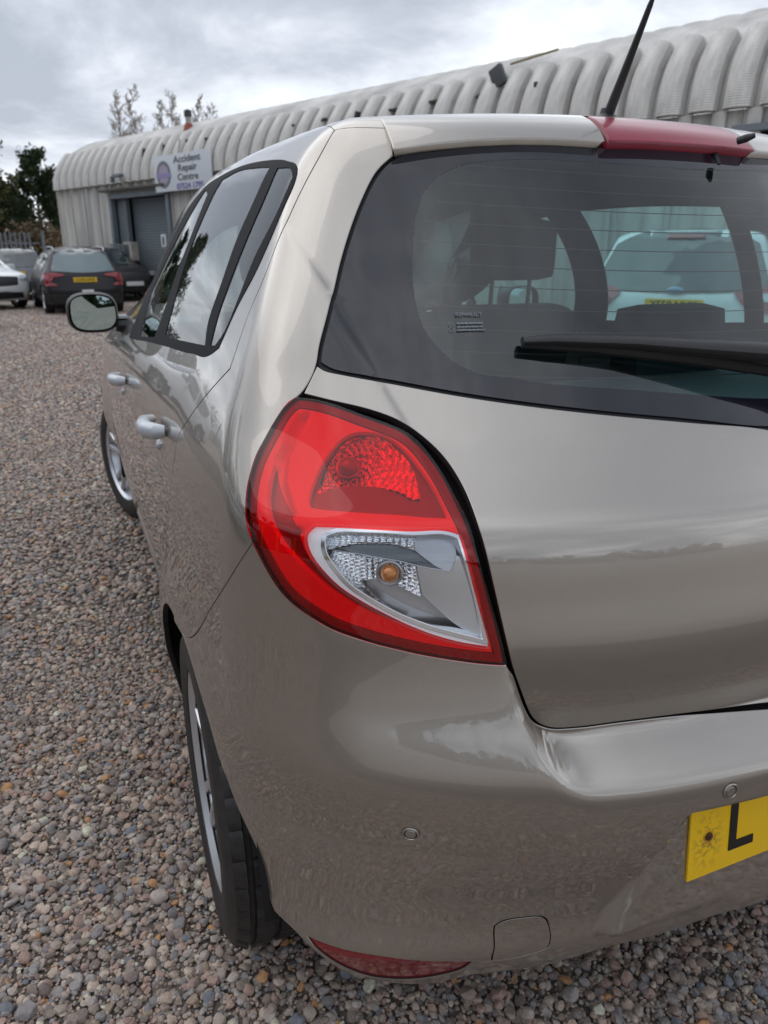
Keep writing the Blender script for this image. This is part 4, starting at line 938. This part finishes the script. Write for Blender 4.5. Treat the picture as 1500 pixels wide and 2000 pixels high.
for x_, z_, ln in ((6.9, 3.74, .3), (7.75, 3.76, .3)): MB().tube([(x_ - .05, -.2, z_ - .1), (x_, -.15, z_ + ln)], .022, 8).build('bracket', M['wall'], sg)
# small fittings on the roof
def fit(label, cat_, s, b, z, d, rot=0, name='floodlight', m=None, tube=None, group=None):
    t = thing(name, label, cat_, (BA[0], BA[1], 0), -BX, group)
    MB().box((0, 0, 0), d, bev=.01).build('lamp_head', m or M['grey_metal'], t).matrix_local = Matrix.Translation((s, b, z)) @ Matrix.Rotation(R(rot), 4, 'Y')
    MB().tube([(s, b, z), (s, b + .25, z + .02)], .02, 6).build('arm', M['wall'], t); return t
fl = fit('large grey floodlight tilted at the crest of the arched roof', 'floodlight', 17.45, .20, 4.22, (.26, .10, .34), -25, m=mat('dark_lamp_housing', (.05, .055, .06), .5))
MB().tube([(17.6, .35, 4.42), (18.55, .35, 4.50)], .02, 6).build('pipe', mat('mossy_pipe', (.24, .20, .10), .8), fl)
fl2 = fit('small twin floodlight over the roller door beside the sign', 'floodlight', 4.75, -.35, 3.36, (.42, .14, .08), 0)
MB().box((4.42, -.35, 3.28), (.08, .12, .16), bev=.01).build('lamp_head', M['grey_metal'], fl2); MB().tube([(4.8, -.35, 3.36), (4.82, -.2, 3.05)], .025, 6).build('arm', M['wall'], fl2)
BRL = ['over the left edge of the roller door', 'over the middle of the roller door', 'over the right edge of the roller door', 'just right of the top of the sign', 'second to the right of the sign', 'third to the right of the sign, tilted', 'left of the spot where the car roof starts', 'tilted, above the side windows of the bronze car', 'narrow upright one above the rear pillar', 'left of the spoiler end', 'halfway between rear pillar and floodlight', 'just left below the large floodlight', 'narrow upright one right of the large floodlight']
for i, (s_, z_, w_, r_) in enumerate(((4.3, 4.06, .26, 0), (5.55, 3.92, .05, 20), (6.5, 3.94, .05, 10), (7.7, 3.96, .05, 0), (8.6, 4.02, .26, 0), (9.7, 3.96, .24, -25), (11.85, 3.98, .26, 0), (12.9, 3.96, .26, -20), (14.0, 3.92, .06, 20), (15.0, 3.95, .30, 0), (16.1, 3.98, .30, 0), (17.2, 3.96, .28, -15), (18.35, 3.88, .05, 0))):
    t = (z_ - EV) / AH; a = math.asin(min(.95, t)); b_ = AB * (1 - math.cos(a)) - .14
    o = tag(MB().box((0, 0, 0), (w_, .12, .05 if w_ > .1 else .24), bev=.008).build('roof_bracket', mat('dark_lichen_metal', (.055, .05, .04), .9), None), 'dark bracket on the arched roof, ' + BRL[i], 'bracket', 'dark brackets dotted along the arched roof')
    o.matrix_world = Matrix.Translation((BA[0], BA[1], 0)) @ Matrix.Rotation(-BX, 4, 'Z') @ Matrix.Translation((s_, b_, z_)) @ Matrix.Rotation(R(r_), 4, 'Y')
# flue
fl3 = thing('roof_flue', 'rusty red flue pipe with a dark cowl on the roof crest', 'chimney', (BA[0], BA[1], 0), -BX)
FX, FB, FZ = 6.55, .95, 4.50
MB().lathe([(.16, -.06), (.13, .08), (.09, .16)], 16, 'z', (FX, FB, FZ)).build('base', mat('red_flashing', (.28, .07, .045), .7), fl3)
MB().lathe([(.075, .12), (.075, .36)], 14, 'z', (FX, FB, FZ)).build('pipe', mat('pale_flue', (.34, .33, .31), .6), fl3); MB().lathe([(.105, .32), (.105, .47), (.02, .51)], 14, 'z', (FX, FB, FZ)).build('cowl', mat('dark_cowl', (.05, .05, .045), .8), fl3)
# ================================================================ OTHER CARS
class Shell:
    def __init__(s, L_, W, H, rear, nose, side, roof, ca=.12, cb=.10, taper=.06, clear=.22):
        s.L, s.W, s.H = L_, W, H; s.rear = smooth_table(rear, 0, H + .2, .025); s.nose = smooth_table(nose, 0, H + .2, .03); s.side = smooth_table(side, 0, H + .2, .025); s.roof = smooth_table(roof, 0, L_, .08)
        s.ca, s.cb, s.tp, s.q0 = ca, cb, taper, np.array([0, L_ * .47, .72]); s.axr, s.axf, s.wr = .82, L_ - .90, .34; s.clear = clear
    def G(s, P):
        x, y, z = P[..., 0], P[..., 1], P[..., 2]; ax = np.abs(x); cr = s.ca * ax ** 2 + s.cb * ax ** 4
        w = np.interp(z, *s.side) - s.tp * np.clip((.8 - y) / .8, 0, 2) ** 2 - .09 * np.clip((y - s.L + 1.0) / 1.0, 0, 2) ** 2
        for yc in (s.axr, s.axf): w = w + .02 * np.exp(-((np.hypot(y - yc, z - s.wr) - .40) / .08) ** 2)
        t = 0
        for v, k in (((y - np.interp(z, *s.rear) - cr), .10), (w - ax, .09), (np.interp(y, *s.roof) - .07 * x * x - z, .09), (s.L - np.interp(z, *s.nose) - 1.3 * cr - y, .12), (z - s.clear, .05)): t = t + np.clip(1 - v / k, 0, 9) ** 2.4
        return 1 - t
    def radial(s, d):
        lo = np.full(d.shape[:-1], .1); hi = np.full(d.shape[:-1], 4.)
        for _ in range(24):
            m = .5 * (lo + hi); i = s.G(s.q0 + d * m[..., None]) > 0; lo = np.where(i, m, lo); hi = np.where(i, hi, m)
        return s.q0 + d * lo[..., None]
    def body(s, name, mt, parent):
        nu, nv = 120, 54; th = np.linspace(0, 2 * np.pi, nu, endpoint=False); ph = np.linspace(-np.pi / 2 + .02, np.pi / 2 - .02, nv); T, Ph = np.meshgrid(th, ph)
        d = np.stack([np.sin(T) * np.cos(Ph), -np.cos(T) * np.cos(Ph) * 1.0, np.sin(Ph) * .55], -1); d /= np.linalg.norm(d, axis=-1, keepdims=True); P = s.radial(d)
        F = []
        for j in range(nv - 1):
            for i in range(nu):
                q = [(j, i), (j, (i + 1) % nu), (j + 1, (i + 1) % nu), (j + 1, i)]; c = sum(P[a] for a in q) / 4
                if abs(c[0]) > s.W * .5 - .22 and min(math.hypot(c[1] - yc, c[2] - s.wr) for yc in (s.axr, s.axf)) < .385 and c[2] < .8: continue
                F.append([a * nu + b for a, b in q])
        V = P.reshape(-1, 3); n = len(V); V = np.concatenate([V, P[0].mean(0)[None], P[-1].mean(0)[None]])
        F += [(n, (i + 1) % nu, i) for i in range(nu)] + [(n + 1, (nv - 1) * nu + i, (nv - 1) * nu + (i + 1) % nu) for i in range(nu)]
        return mesh_obj(name, V, F, mt, parent)
    def patch(s, name, poly, face, mt, parent, off=.014, step=.06, mirror=False, thick=.01, holes=()):
        """a piece of skin cut to poly and lying on the rear, front, left or right face"""
        poly = np.asarray(poly, float)
        if mirror: poly = poly[::-1] * [-1, 1]
        lp = smooth_loop(poly, step, 36); uv, F = tri_fill(lp, [smooth_loop(h, step) for h in holes], step * 1.3)
        ax, sg_ = {'rear': (1, 1), 'front': (1, -1), 'left': (0, 1), 'right': (0, -1), 'top': (2, -1)}[face]
        def solve(uv):
            P = np.zeros((len(uv), 3)); o = [0, 2] if ax == 1 else ([1, 2] if ax == 0 else [0, 1]); P[:, o[0]] = uv[:, 0]; P[:, o[1]] = uv[:, 1]
            lo = np.full(len(uv), {0: -1.4, 1: -.3, 2: -.2}[ax] if sg_ > 0 else {0: 1.4, 1: s.L + .3, 2: 2.2}[ax]); t = np.linspace(0, 1.9, 240); hit = np.full(len(uv), 1.9)
            for tt in t[::-1]:
                P[:, ax] = lo + sg_ * tt; hit = np.where(s.G(P) > 0, tt, hit)
            P[:, ax] = lo + sg_ * hit; return P
        P = solve(uv); h = .01; g_ = np.stack([s.G(P + e) - s.G(P - e) for e in np.eye(3) * h], -1); Nn = -g_ / (np.linalg.norm(g_, axis=1, keepdims=True) + 1e-9)
        P = P + Nn * off; f = np.cross(P[F[:, 1]] - P[F[:, 0]], P[F[:, 2]] - P[F[:, 0]])
        F = np.where(((f * Nn[F[:, 0]]).sum(1) < 0)[:, None], F[:, ::-1], F)
        return mesh_obj(name, P, F, mt, parent)
CARPAINT = {}
def car_paint(n, c, metal=.3): 
    if n not in CARPAINT: CARPAINT[n] = mat(n, c, .35, metal, 1.0, .03)
    return CARPAINT[n]
def suv_shell(kind):
    if kind == 'suv': return Shell(4.35, 1.80, 1.58, [(.2, .10), (.45, .02), (.6, .0), (.75, .05), (.95, .09), (1.02, .13), (1.5, .52), (1.7, .7)], [(.2, .12), (.45, .03), (.7, .06), (.88, .16), (1.0, .5), (1.1, .9)],
        [(.2, .80), (.35, .87), (.55, .89), (.85, .885), (.98, .86), (1.04, .835), (1.5, .64), (1.7, .55)], [(-.2, 1.5), (.35, 1.54), (1.0, 1.58), (2.0, 1.585), (2.5, 1.54), (3.25, 1.06), (3.7, .99), (4.1, .93), (4.5, .8)])
    if kind == 'mpv': return Shell(4.8, 1.88, 1.72, [(.2, .10), (.45, .0), (.62, .0), (.72, .05), (.98, .05), (1.05, .09), (1.6, .42), (1.8, .6)], [(.2, .12), (.45, .03), (.7, .06), (.9, .2), (1.0, .5), (1.1, .9)],
        [(.2, .84), (.35, .91), (.6, .93), (.95, .92), (1.05, .90), (1.1, .87), (1.6, .70), (1.8, .62)], [(-.2, 1.66), (.3, 1.69), (1.2, 1.72), (2.6, 1.70), (3.0, 1.62), (3.9, 1.05), (4.3, .98), (4.6, .9), (4.9, .8)])
    return Shell(4.3, 1.78, 1.46, [(.2, .10), (.45, .02), (.6, .0), (.75, .05), (.95, .09), (1.0, .13), (1.4, .60), (1.6, .8)], [(.2, .12), (.45, .03), (.62, .05), (.78, .16), (.9, .5), (1.0, .9)],
        [(.18, .80), (.35, .87), (.55, .89), (.8, .88), (.92, .85), (.97, .83), (1.4, .62), (1.6, .52)], [(-.2, 1.4), (.5, 1.42), (1.2, 1.46), (2.0, 1.45), (2.4, 1.40), (3.2, .98), (3.6, .92), (4.0, .84), (4.4, .7)])
M['far_glass'] = mat('dark_car_glass', (.035, .05, .055), .05, 0, 1.0, .01, ior=1.6); M['pale_glass'] = mat('pale_car_glass', (.13, .18, .19), .05, 0, 1.0, .01)
M['far_red'] = mat('far_tail_lamp_red', (.26, .012, .02), .2, 0, 1.0, .05)
M['far_head'] = mat('headlamp_grey', (.45, .47, .5), .15, .6, 1.0, .02)
M['far_yellow'] = mat('far_plate_yellow', (.78, .50, .02), .4); M['far_black'] = mat('black_cladding', (.02, .02, .022), .6)
M['far_silver'] = mat('roof_rail_silver', (.5, .5, .52), .3, .7)
def other_car(name, label, kind, paint, loc, rz, cat_='car', group=None, rear=True, front=True, plate='', rails=True, lamp='wide', white_paper=False, glass=None):
    t = thing(name, label, cat_, loc, rz, group); s = suv_shell(kind); z0 = 1.02 if kind == 'suv' else (1.08 if kind == 'mpv' else .96); z1 = s.H - .14
    b = s.body('body', paint, t); gl = glass or M['far_glass']
    wtop = .56 if kind != 'mpv' else .62; wbot = .70 if kind != 'mpv' else .80
    # side windows
    for face in ('left', 'right'):
        s.patch('side_window', [(.72, z0 + .10), (.62, z1 - .06), (.85, z1 - .01), (1.62, z1 + .02), (1.66, z0 + .03), (.95, z0 + .04)], face, gl, t)
        s.patch('side_window', [(1.74, z0 + .03), (1.70, z1 + .02), (2.35, z1 - .02), (s.L - 1.25, z0 + .10), (s.L - 1.32, z0 + .01)], face, gl, t)
        s.patch('sill', [(1.26, .24), (1.28, .40), (s.L - 1.36, .40), (s.L - 1.34, .24)], face, M['far_black'], t, .01)
    for yy in (s.axr, s.axf):
        for sx in (-1, 1):
            w_ = make_wheel(sx * (s.W / 2 - .11), yy, sx, .34, .225, .21, False, t, 'wheel', 10)
            V = []; F = []
            for i in range(17):
                a_ = R(0 + 180 * i / 16)
                for xx in (sx * (s.W / 2 - .03), sx * (s.W / 2 - .33)): V.append((xx, yy + .40 * math.cos(a_), .34 + .40 * math.sin(a_)))
            for i in range(16): F.append((2 * i, 2 * i + 1, 2 * i + 3, 2 * i + 2))
            MB().add(V, F).build('wheel_arch', M['dark'], t)
    MB().box((0, s.L / 2, .32), (s.W - .62, s.L - .5, .16)).build('underbody', M['dark'], t)
    if rear:
        s.patch('rear_window', [(-wbot, z0 + .02), (-wtop - .02, z1 - .03), (-wtop + .06, z1 + .02), (wtop - .06, z1 + .02), (wtop + .02, z1 - .03), (wbot, z0 + .02), (0, z0 - .02)], 'rear', gl, t)
        for mr in (False, True):
            if lamp == 'wide':
                s.patch('tail_lamp', [(-.86, .80), (-.85, .98), (-.70, 1.0), (-.44, .965), (-.44, .93), (-.66, .90), (-.72, .80)], 'rear', M['far_red'], t, .026, .04, mr)
                s.patch('tail_lamp', [(-.85, .70), (-.86, .78), (-.74, .78), (-.62, .72), (-.62, .69)], 'rear', M['far_red'], t, .026, .04, mr)
            else:
                tl = s.patch('tail_lamp', [(-.90, .86), (-.88, 1.10), (-.62, 1.12), (-.50, 1.06), (-.62, .92)], 'rear', M['far_red'], t, .026, .04, mr)
                s.patch('tail_lamp_clear', [(-.84, .98), (-.83, 1.06), (-.72, 1.06), (-.70, .99)], 'rear', M['far_head'], t, .034, .04, mr)
        zl = .86 if kind != 'mpv' else .97
        s.patch('rear_bumper', [(-.84, .28), (-.85, .50), (0, .52), (.85, .50), (.84, .28), (0, .26)], 'rear', M['far_black'], t, .012) if kind == 'suv' else None
        pl = MB().box((0, -.006, zl), (.52, .012, .115), bev=.003).build('number_plate', M['far_yellow'], t); pl.location = (0, .06 if kind != 'mpv' else .045, -.02)
        if plate: text(plate, .10, Matrix.Translation((0, -.0135, zl)) @ tf_, M['plate_black'], pl, 'lettering', .0005, True, .92)
        if kind == 'mpv':
            s.patch('high_brake_lamp', [(-.18, 1.60), (-.16, 1.635), (.16, 1.635), (.18, 1.60)], 'rear', M['far_red'], t, .03, .04)
            MB().box((0, .0, .80), (.22, .03, .035), bev=.008).build('boot_handle', M['far_silver'], t).location = (0, .035, -.03)
            ob = MB(); V, F = sphere((0, 0, 0), 1, 20, 10); ob.add([(v[0] * .075, v[1] * .012, v[2] * .030) for v in V], F); e_ = ob.build('emblem', mat('blue_oval_badge', (.30, .42, .62), .3, .3, 1), t); e_.location = (0, .06, 1.10)
    if front:
        wt, wb_ = s.L - 1.75, s.L - 1.02
        s.patch('windscreen', [(-.52, wt - .10), (-.66, wb_ - .08), (0, wb_ + .06), (.66, wb_ - .08), (.52, wt - .10), (0, wt - .04)], 'top', gl, t)
        gz = .62 if kind != 'hatch' else .55
        s.patch('grille', [(-.48, gz), (-.54, gz + .20), (0, gz + .22), (.54, gz + .20), (.48, gz), (0, gz - .03)], 'front', M['far_black'], t, .01)
        s.patch('lower_intake', [(-.62, .30), (-.58, .44), (0, .46), (.58, .44), (.62, .30), (0, .28)], 'front', M['far_black'], t, .01)
        for mr in (False, True): s.patch('headlamp', [(-.84, gz + .12), (-.80, gz + .22), (-.60, gz + .22), (-.55, gz + .19), (-.56, gz + .11)], 'front', M['far_head'], t, .026, .04, mr)
        MB().box((0, s.L - .02, gz - .08), (.52, .012, .11), bev=.003).build('number_plate', M['white_plastic'], t)
        for sx in (-1, 1): MB().box((sx * (s.W / 2 + .10), s.L - 1.62, z0 + .03), (.20, .14, .15), bev=.045).build('wing_mirror', paint, t)
    if rails:
        for sx in (-1, 1): MB().tube([(sx * .56, .55, s.H - .05), (sx * .565, .62, s.H + .025), (sx * .56, 1.6, s.H + .05), (sx * .54, 2.3, s.H + .01), (sx * .53, 2.4, s.H - .05)], .016, 8).build('roof_rail', M['far_silver'], t)
    if white_paper: MB().box((0, 0, 0), (.26, .006, .17)).build('paper_notice', M['white_plastic'], t).location = (.02, -.035, .52)
    return t

# ================================================================ PARKED CARS
white = car_paint('white_car_paint', (.74, .76, .76), 0); black_p = mat('black_car_paint', (.010, .010, .014), .4, 0, .35, .05, spec=.3); grey_p = car_paint('grey_car_paint', (.13, .14, .16), .5)
cream = car_paint('cream_car_paint', (.62, .60, .50), 0); silver_p = car_paint('silver_car_paint', (.50, .51, .53), .6)
other_car('dark_suv', 'black estate car seen from behind with yellow plate and paper notice on its bumper', 'suv', black_p, (-.36, 17.4, 0), R(6), front=False, plate='LO75 NXR', white_paper=True, glass=M['pale_glass']).scale = (.92, .92, .86)
other_car('white_suv', 'white car facing the camera with black grille, left of the black one', 'suv', white, (-4.02, 23.3, 0), R(205), rear=False).scale = (1, 1, .9)
other_car('grey_suv', 'grey estate car with roof rails parked behind the white one', 'suv', grey_p, (-1.95, 23.6, 0), R(4), front=False).scale = (1, 1, .88)
other_car('black_hatchback', 'black car nosing out beside the roller door, half hidden by the black estate', 'hatch', black_p, (-.67, 25.93, 0), R(204), rear=False, rails=False)
other_car('white_hatchback', 'white car whose nose just enters the picture at the far left edge', 'hatch', white, (-6.42, 14.6, 0), R(-90), rear=False, rails=False)
mp = other_car('white_people_carrier', 'white people carrier with yellow plate seen through the rear window', 'mpv', white, (4.32, 5.05, -.06), R(-50), front=False, plate='YS58 NHK', rails=False, lamp='tall'); mp.scale = (1, 1, .90)
other_car('cream_car', 'cream car seen through the rear window below the front headrest', 'hatch', cream, (3.2, 9.0, 0), R(-40), rear=False, rails=False)
other_car('silver_car', 'silver car mirrored in the doors of the bronze hatchback', 'hatch', silver_p, (-4.7, 5.6, 0), R(165), rails=False)
# ================================================================ TREES, FENCE
M['bark'] = mat('grey_brown_bark', (.11, .095, .08), .9, bump=(20, .6, .02)); M['twig'] = mat('bare_twig', (.33, .285, .245), .9)
def leafm(n, c, v=.4):
    m = mat(n, c, .7, var=(.9, v, 4)); m.node_tree.nodes['Principled BSDF'].inputs['Specular IOR Level'].default_value = .2; return m
M['ever'] = leafm('evergreen_needles', (.030, .048, .020)); M['olive'] = leafm('olive_spring_leaves', (.075, .080, .032)); M['brown'] = leafm('brown_undergrowth', (.12, .085, .05))
def leaves(cent, rad, n, size, rng):
    """n small leaf faces round the given clump centres"""
    k = rng.integers(0, len(cent), n); d = rng.normal(0, 1, (n, 3)); d /= np.linalg.norm(d, axis=1, keepdims=True)
    P = cent[k] + d * (rad[k] * rng.random(n) ** .45)[:, None]; a = rng.normal(0, 1, (n, 3)); a /= np.linalg.norm(a, axis=1, keepdims=True); b = np.cross(a, rng.normal(0, 1, (n, 3))); b /= np.linalg.norm(b, axis=1, keepdims=True)
    s = size * rng.uniform(.5, 1.3, n)[:, None]; V = np.stack([P - a * s, P + b * s * .45, P + a * s, P - b * s * .45], 1).reshape(-1, 3); F = np.arange(4 * n).reshape(-1, 4); return V, F
def branches(h, spread, n, rng, up=.6, lev=2, r0=None, rmin=0):
    mb = MB(); r0 = r0 or h * .018; ends = []
    tr = [Vector((rng.normal(0, .02) * h * t, rng.normal(0, .02) * h * t, h * t)) for t in np.linspace(0, 1, 8)]; mb.tube(tr, [r0 * (1.15 - t) for t in np.linspace(0, 1, 8)], 7)
    def rec(p, d, L_, r, l):
        pts = [p]; q = Vector(p)
        for k in range(4): d = (d + Vector(rng.normal(0, .13, 3)) + Vector((0, 0, .10))).normalized(); q = q + d * (L_ / 4); pts.append(q.copy())
        mb.tube(pts, [max(rmin, r * (1 - .18 * k)) for k in range(5)], 3 if rmin else 4, False); ends.append(tuple(q)); ends.append(tuple(pts[2]))
        if l > 0:
            for k in range(4 if lev < 3 else 3): rec(pts[1 + k % 4], (d + Vector(rng.normal(0, .6, 3))).normalized(), L_ * .55, r * .5, l - 1)
    for k in range(n):
        t = .22 + .75 * k / n; i = min(6, int(t * 7)); p = tr[i].lerp(tr[i + 1], t * 7 - i); a = rng.uniform(0, 6.28); d = Vector((math.cos(a), math.sin(a), up)).normalized(); rec(p, d, spread * (1.15 - t), r0 * (.35 if lev < 3 else .5) * (1.2 - t), lev)
    return mb, np.array(ends)
def tree(name, label, loc, h, spread, kind, seed, group=None, nl=9000, lsz=.16, cl=.55, cat_='tree'):
    rng = np.random.default_rng(seed); t = thing(name, label, cat_, loc, 0, group)
    mb, ends = branches(h, spread, 26 if kind != 'bare' else 64, rng, .25 if kind == 'ever' else (.9 if kind == 'bare' else .5), 3 if kind == 'bare' else 1, h * .007 if kind == 'bare' else None, .010 if kind == 'bare' else 0)
    mb.build('trunk', M['twig'] if kind == 'bare' else M['bark'], t, smooth=False)
    if kind != 'bare' or nl:
        if kind == 'bare': pass
        else:
            V, F = leaves(ends, np.full(len(ends), cl) * rng.uniform(.5, 1.3, len(ends)), nl, lsz, rng); mesh_obj('crown', V, F, M['ever'] if kind == 'ever' else M['olive'], t, smooth=False)
    return t
tree('evergreen_tree', 'dark evergreen tree beyond the fence, close to the corner of the workshop', (-1.2, 45, 0), 6.2, 2.0, 'ever', 3, nl=9000, lsz=.11, cl=.30)
tree('evergreen_tree', 'lower dark evergreen between the tall thin tree and the fence corner', (-2.6, 47, 0), 4.6, 1.9, 'ever', 5, nl=6000, lsz=.14, cl=.36)
tree('leafy_tree', 'tall thin tree in first olive leaf at the left edge of the picture', (-3.9, 43, 0), 7.6, 2.0, 'olive', 8, nl=9000, lsz=.13, cl=.5)
tree('leafy_tree', 'sparse olive tree standing further back behind the evergreens', (.4, 52, 0), 5.0, 2.2, 'olive', 9, nl=4000, lsz=.14, cl=.6)
bl_ = [(f'bare spring tree above the workshop roof, {w}', (x, 52, 0), h_, 20 + k) for k, (w, x, h_) in enumerate((('leftmost of six', 3.9, 10.4), ('second from the left of six', 4.8, 10.9), ('third from the left of six', 6.0, 10.2), ('just left of the red flue', 7.0, 10.7), ('just right of the red flue', 8.4, 10.6), ('rightmost of six', 9.2, 10.2)))]
for lb, lc, h_, sd in bl_: tree('bare_tree', lb, lc, h_, 2.0, 'bare', sd, group='bare trees behind the workshop')
rng = np.random.default_rng(4)
cent = np.stack([rng.uniform(-16, -.6, 60), rng.uniform(37, 40, 60), rng.uniform(.3, 1.9, 60)], -1); V, F = leaves(cent, rng.uniform(.5, 1.1, 60), 16000, .12, rng)
o = mesh_obj('undergrowth', V, F, M['brown'], None, smooth=False); o['kind'] = 'stuff'
# woodland left of and behind the camera: seen only as reflections in paint and glass
def wood(x0, x1, y0, y1, h, n, nl, seed, name):
    rng = np.random.default_rng(seed); c = np.stack([rng.uniform(x0, x1, n), rng.uniform(y0, y1, n), h * rng.beta(1.6, 1.5, n) * rng.uniform(.5, 1.0, n)], -1)
    V, F = leaves(c, rng.uniform(.8, 1.6, n), nl, .32, rng); o = mesh_obj(name, V, F, M['ever'], None, smooth=False); o['kind'] = 'stuff'
wood(-30, -26, 2, 42, 12, 220, 34000, 31, 'woodland')
wood(-30, 30, -48, -44, 3.6, 160, 20000, 32, 'hedgerow')
# dark shed on the left whose gable is mirrored in the rear quarter
shed = thing('dark_shed', 'dark shed with yellow posts mirrored in the side of the hatchback', 'shed', (-12.5, -1.5, 0), R(8))
M['shed'] = mat('dark_sheet_cladding', (.075, .078, .08), .7, var=(2, .2, 4))
sb = MB(); V = [(-3, -6, 0), (3, -6, 0), (3, -6, 3.0), (0, -6, 4.2), (-3, -6, 3.0), (-3, 6, 0), (3, 6, 0), (3, 6, 3.0), (0, 6, 4.2), (-3, 6, 3.0)]
sb.add(V, [(0, 1, 2, 3, 4), (9, 8, 7, 6, 5), (1, 6, 7, 2), (5, 0, 4, 9), (2, 7, 8, 3), (4, 3, 8, 9)]); sb.build('walls', M['shed'], shed, smooth=False)
for y_ in (-5, -3, -1, 1, 3, 5): MB().box((3.06, y_, 1.2), (.10, .22, 2.4)).build('yellow_post', mat('yellow_post', (.65, .42, .03), .5), shed)
for y_ in (-4, 0, 4): MB().box((3.05, y_, 1.5), (.05, 1.3, .9)).build('shed_window', M['bwhite'], shed)
# palisade fence
fe = thing('palisade_fence', 'grey steel palisade fence behind the parked cars at the left', 'fence', (0, 0, 0))
fb = MB(); p0, p1 = Vector((-20, 33, 0)), Vector((-1.3, 30.2, 0)); L_ = (p1 - p0).length; dr = (p1 - p0).normalized(); ang = math.atan2(dr.y, dr.x)
npal = int(L_ / .155)
for i in range(npal): p = p0 + dr * (i * .155); fb.box((p.x, p.y, .98), (.068, .012, 1.96), Matrix.Rotation(ang, 4, 'Z'))
o = fb.build('pale', M['grey_metal'], fe, smooth=False); o['kind'] = 'stuff'
for z_ in (.45, 1.6): q = (p0 + p1) / 2; MB().box((q.x, q.y + .03, z_), (L_, .05, .05), Matrix.Rotation(ang, 4, 'Z')).build('rail', M['grey_metal'], fe)
for i in range(8): p = p0 + dr * (i * 2.72); MB().box((p.x, p.y + .06, 1.0), (.09, .09, 2.05), Matrix.Rotation(ang, 4, 'Z')).build('post', M['grey_metal'], fe)
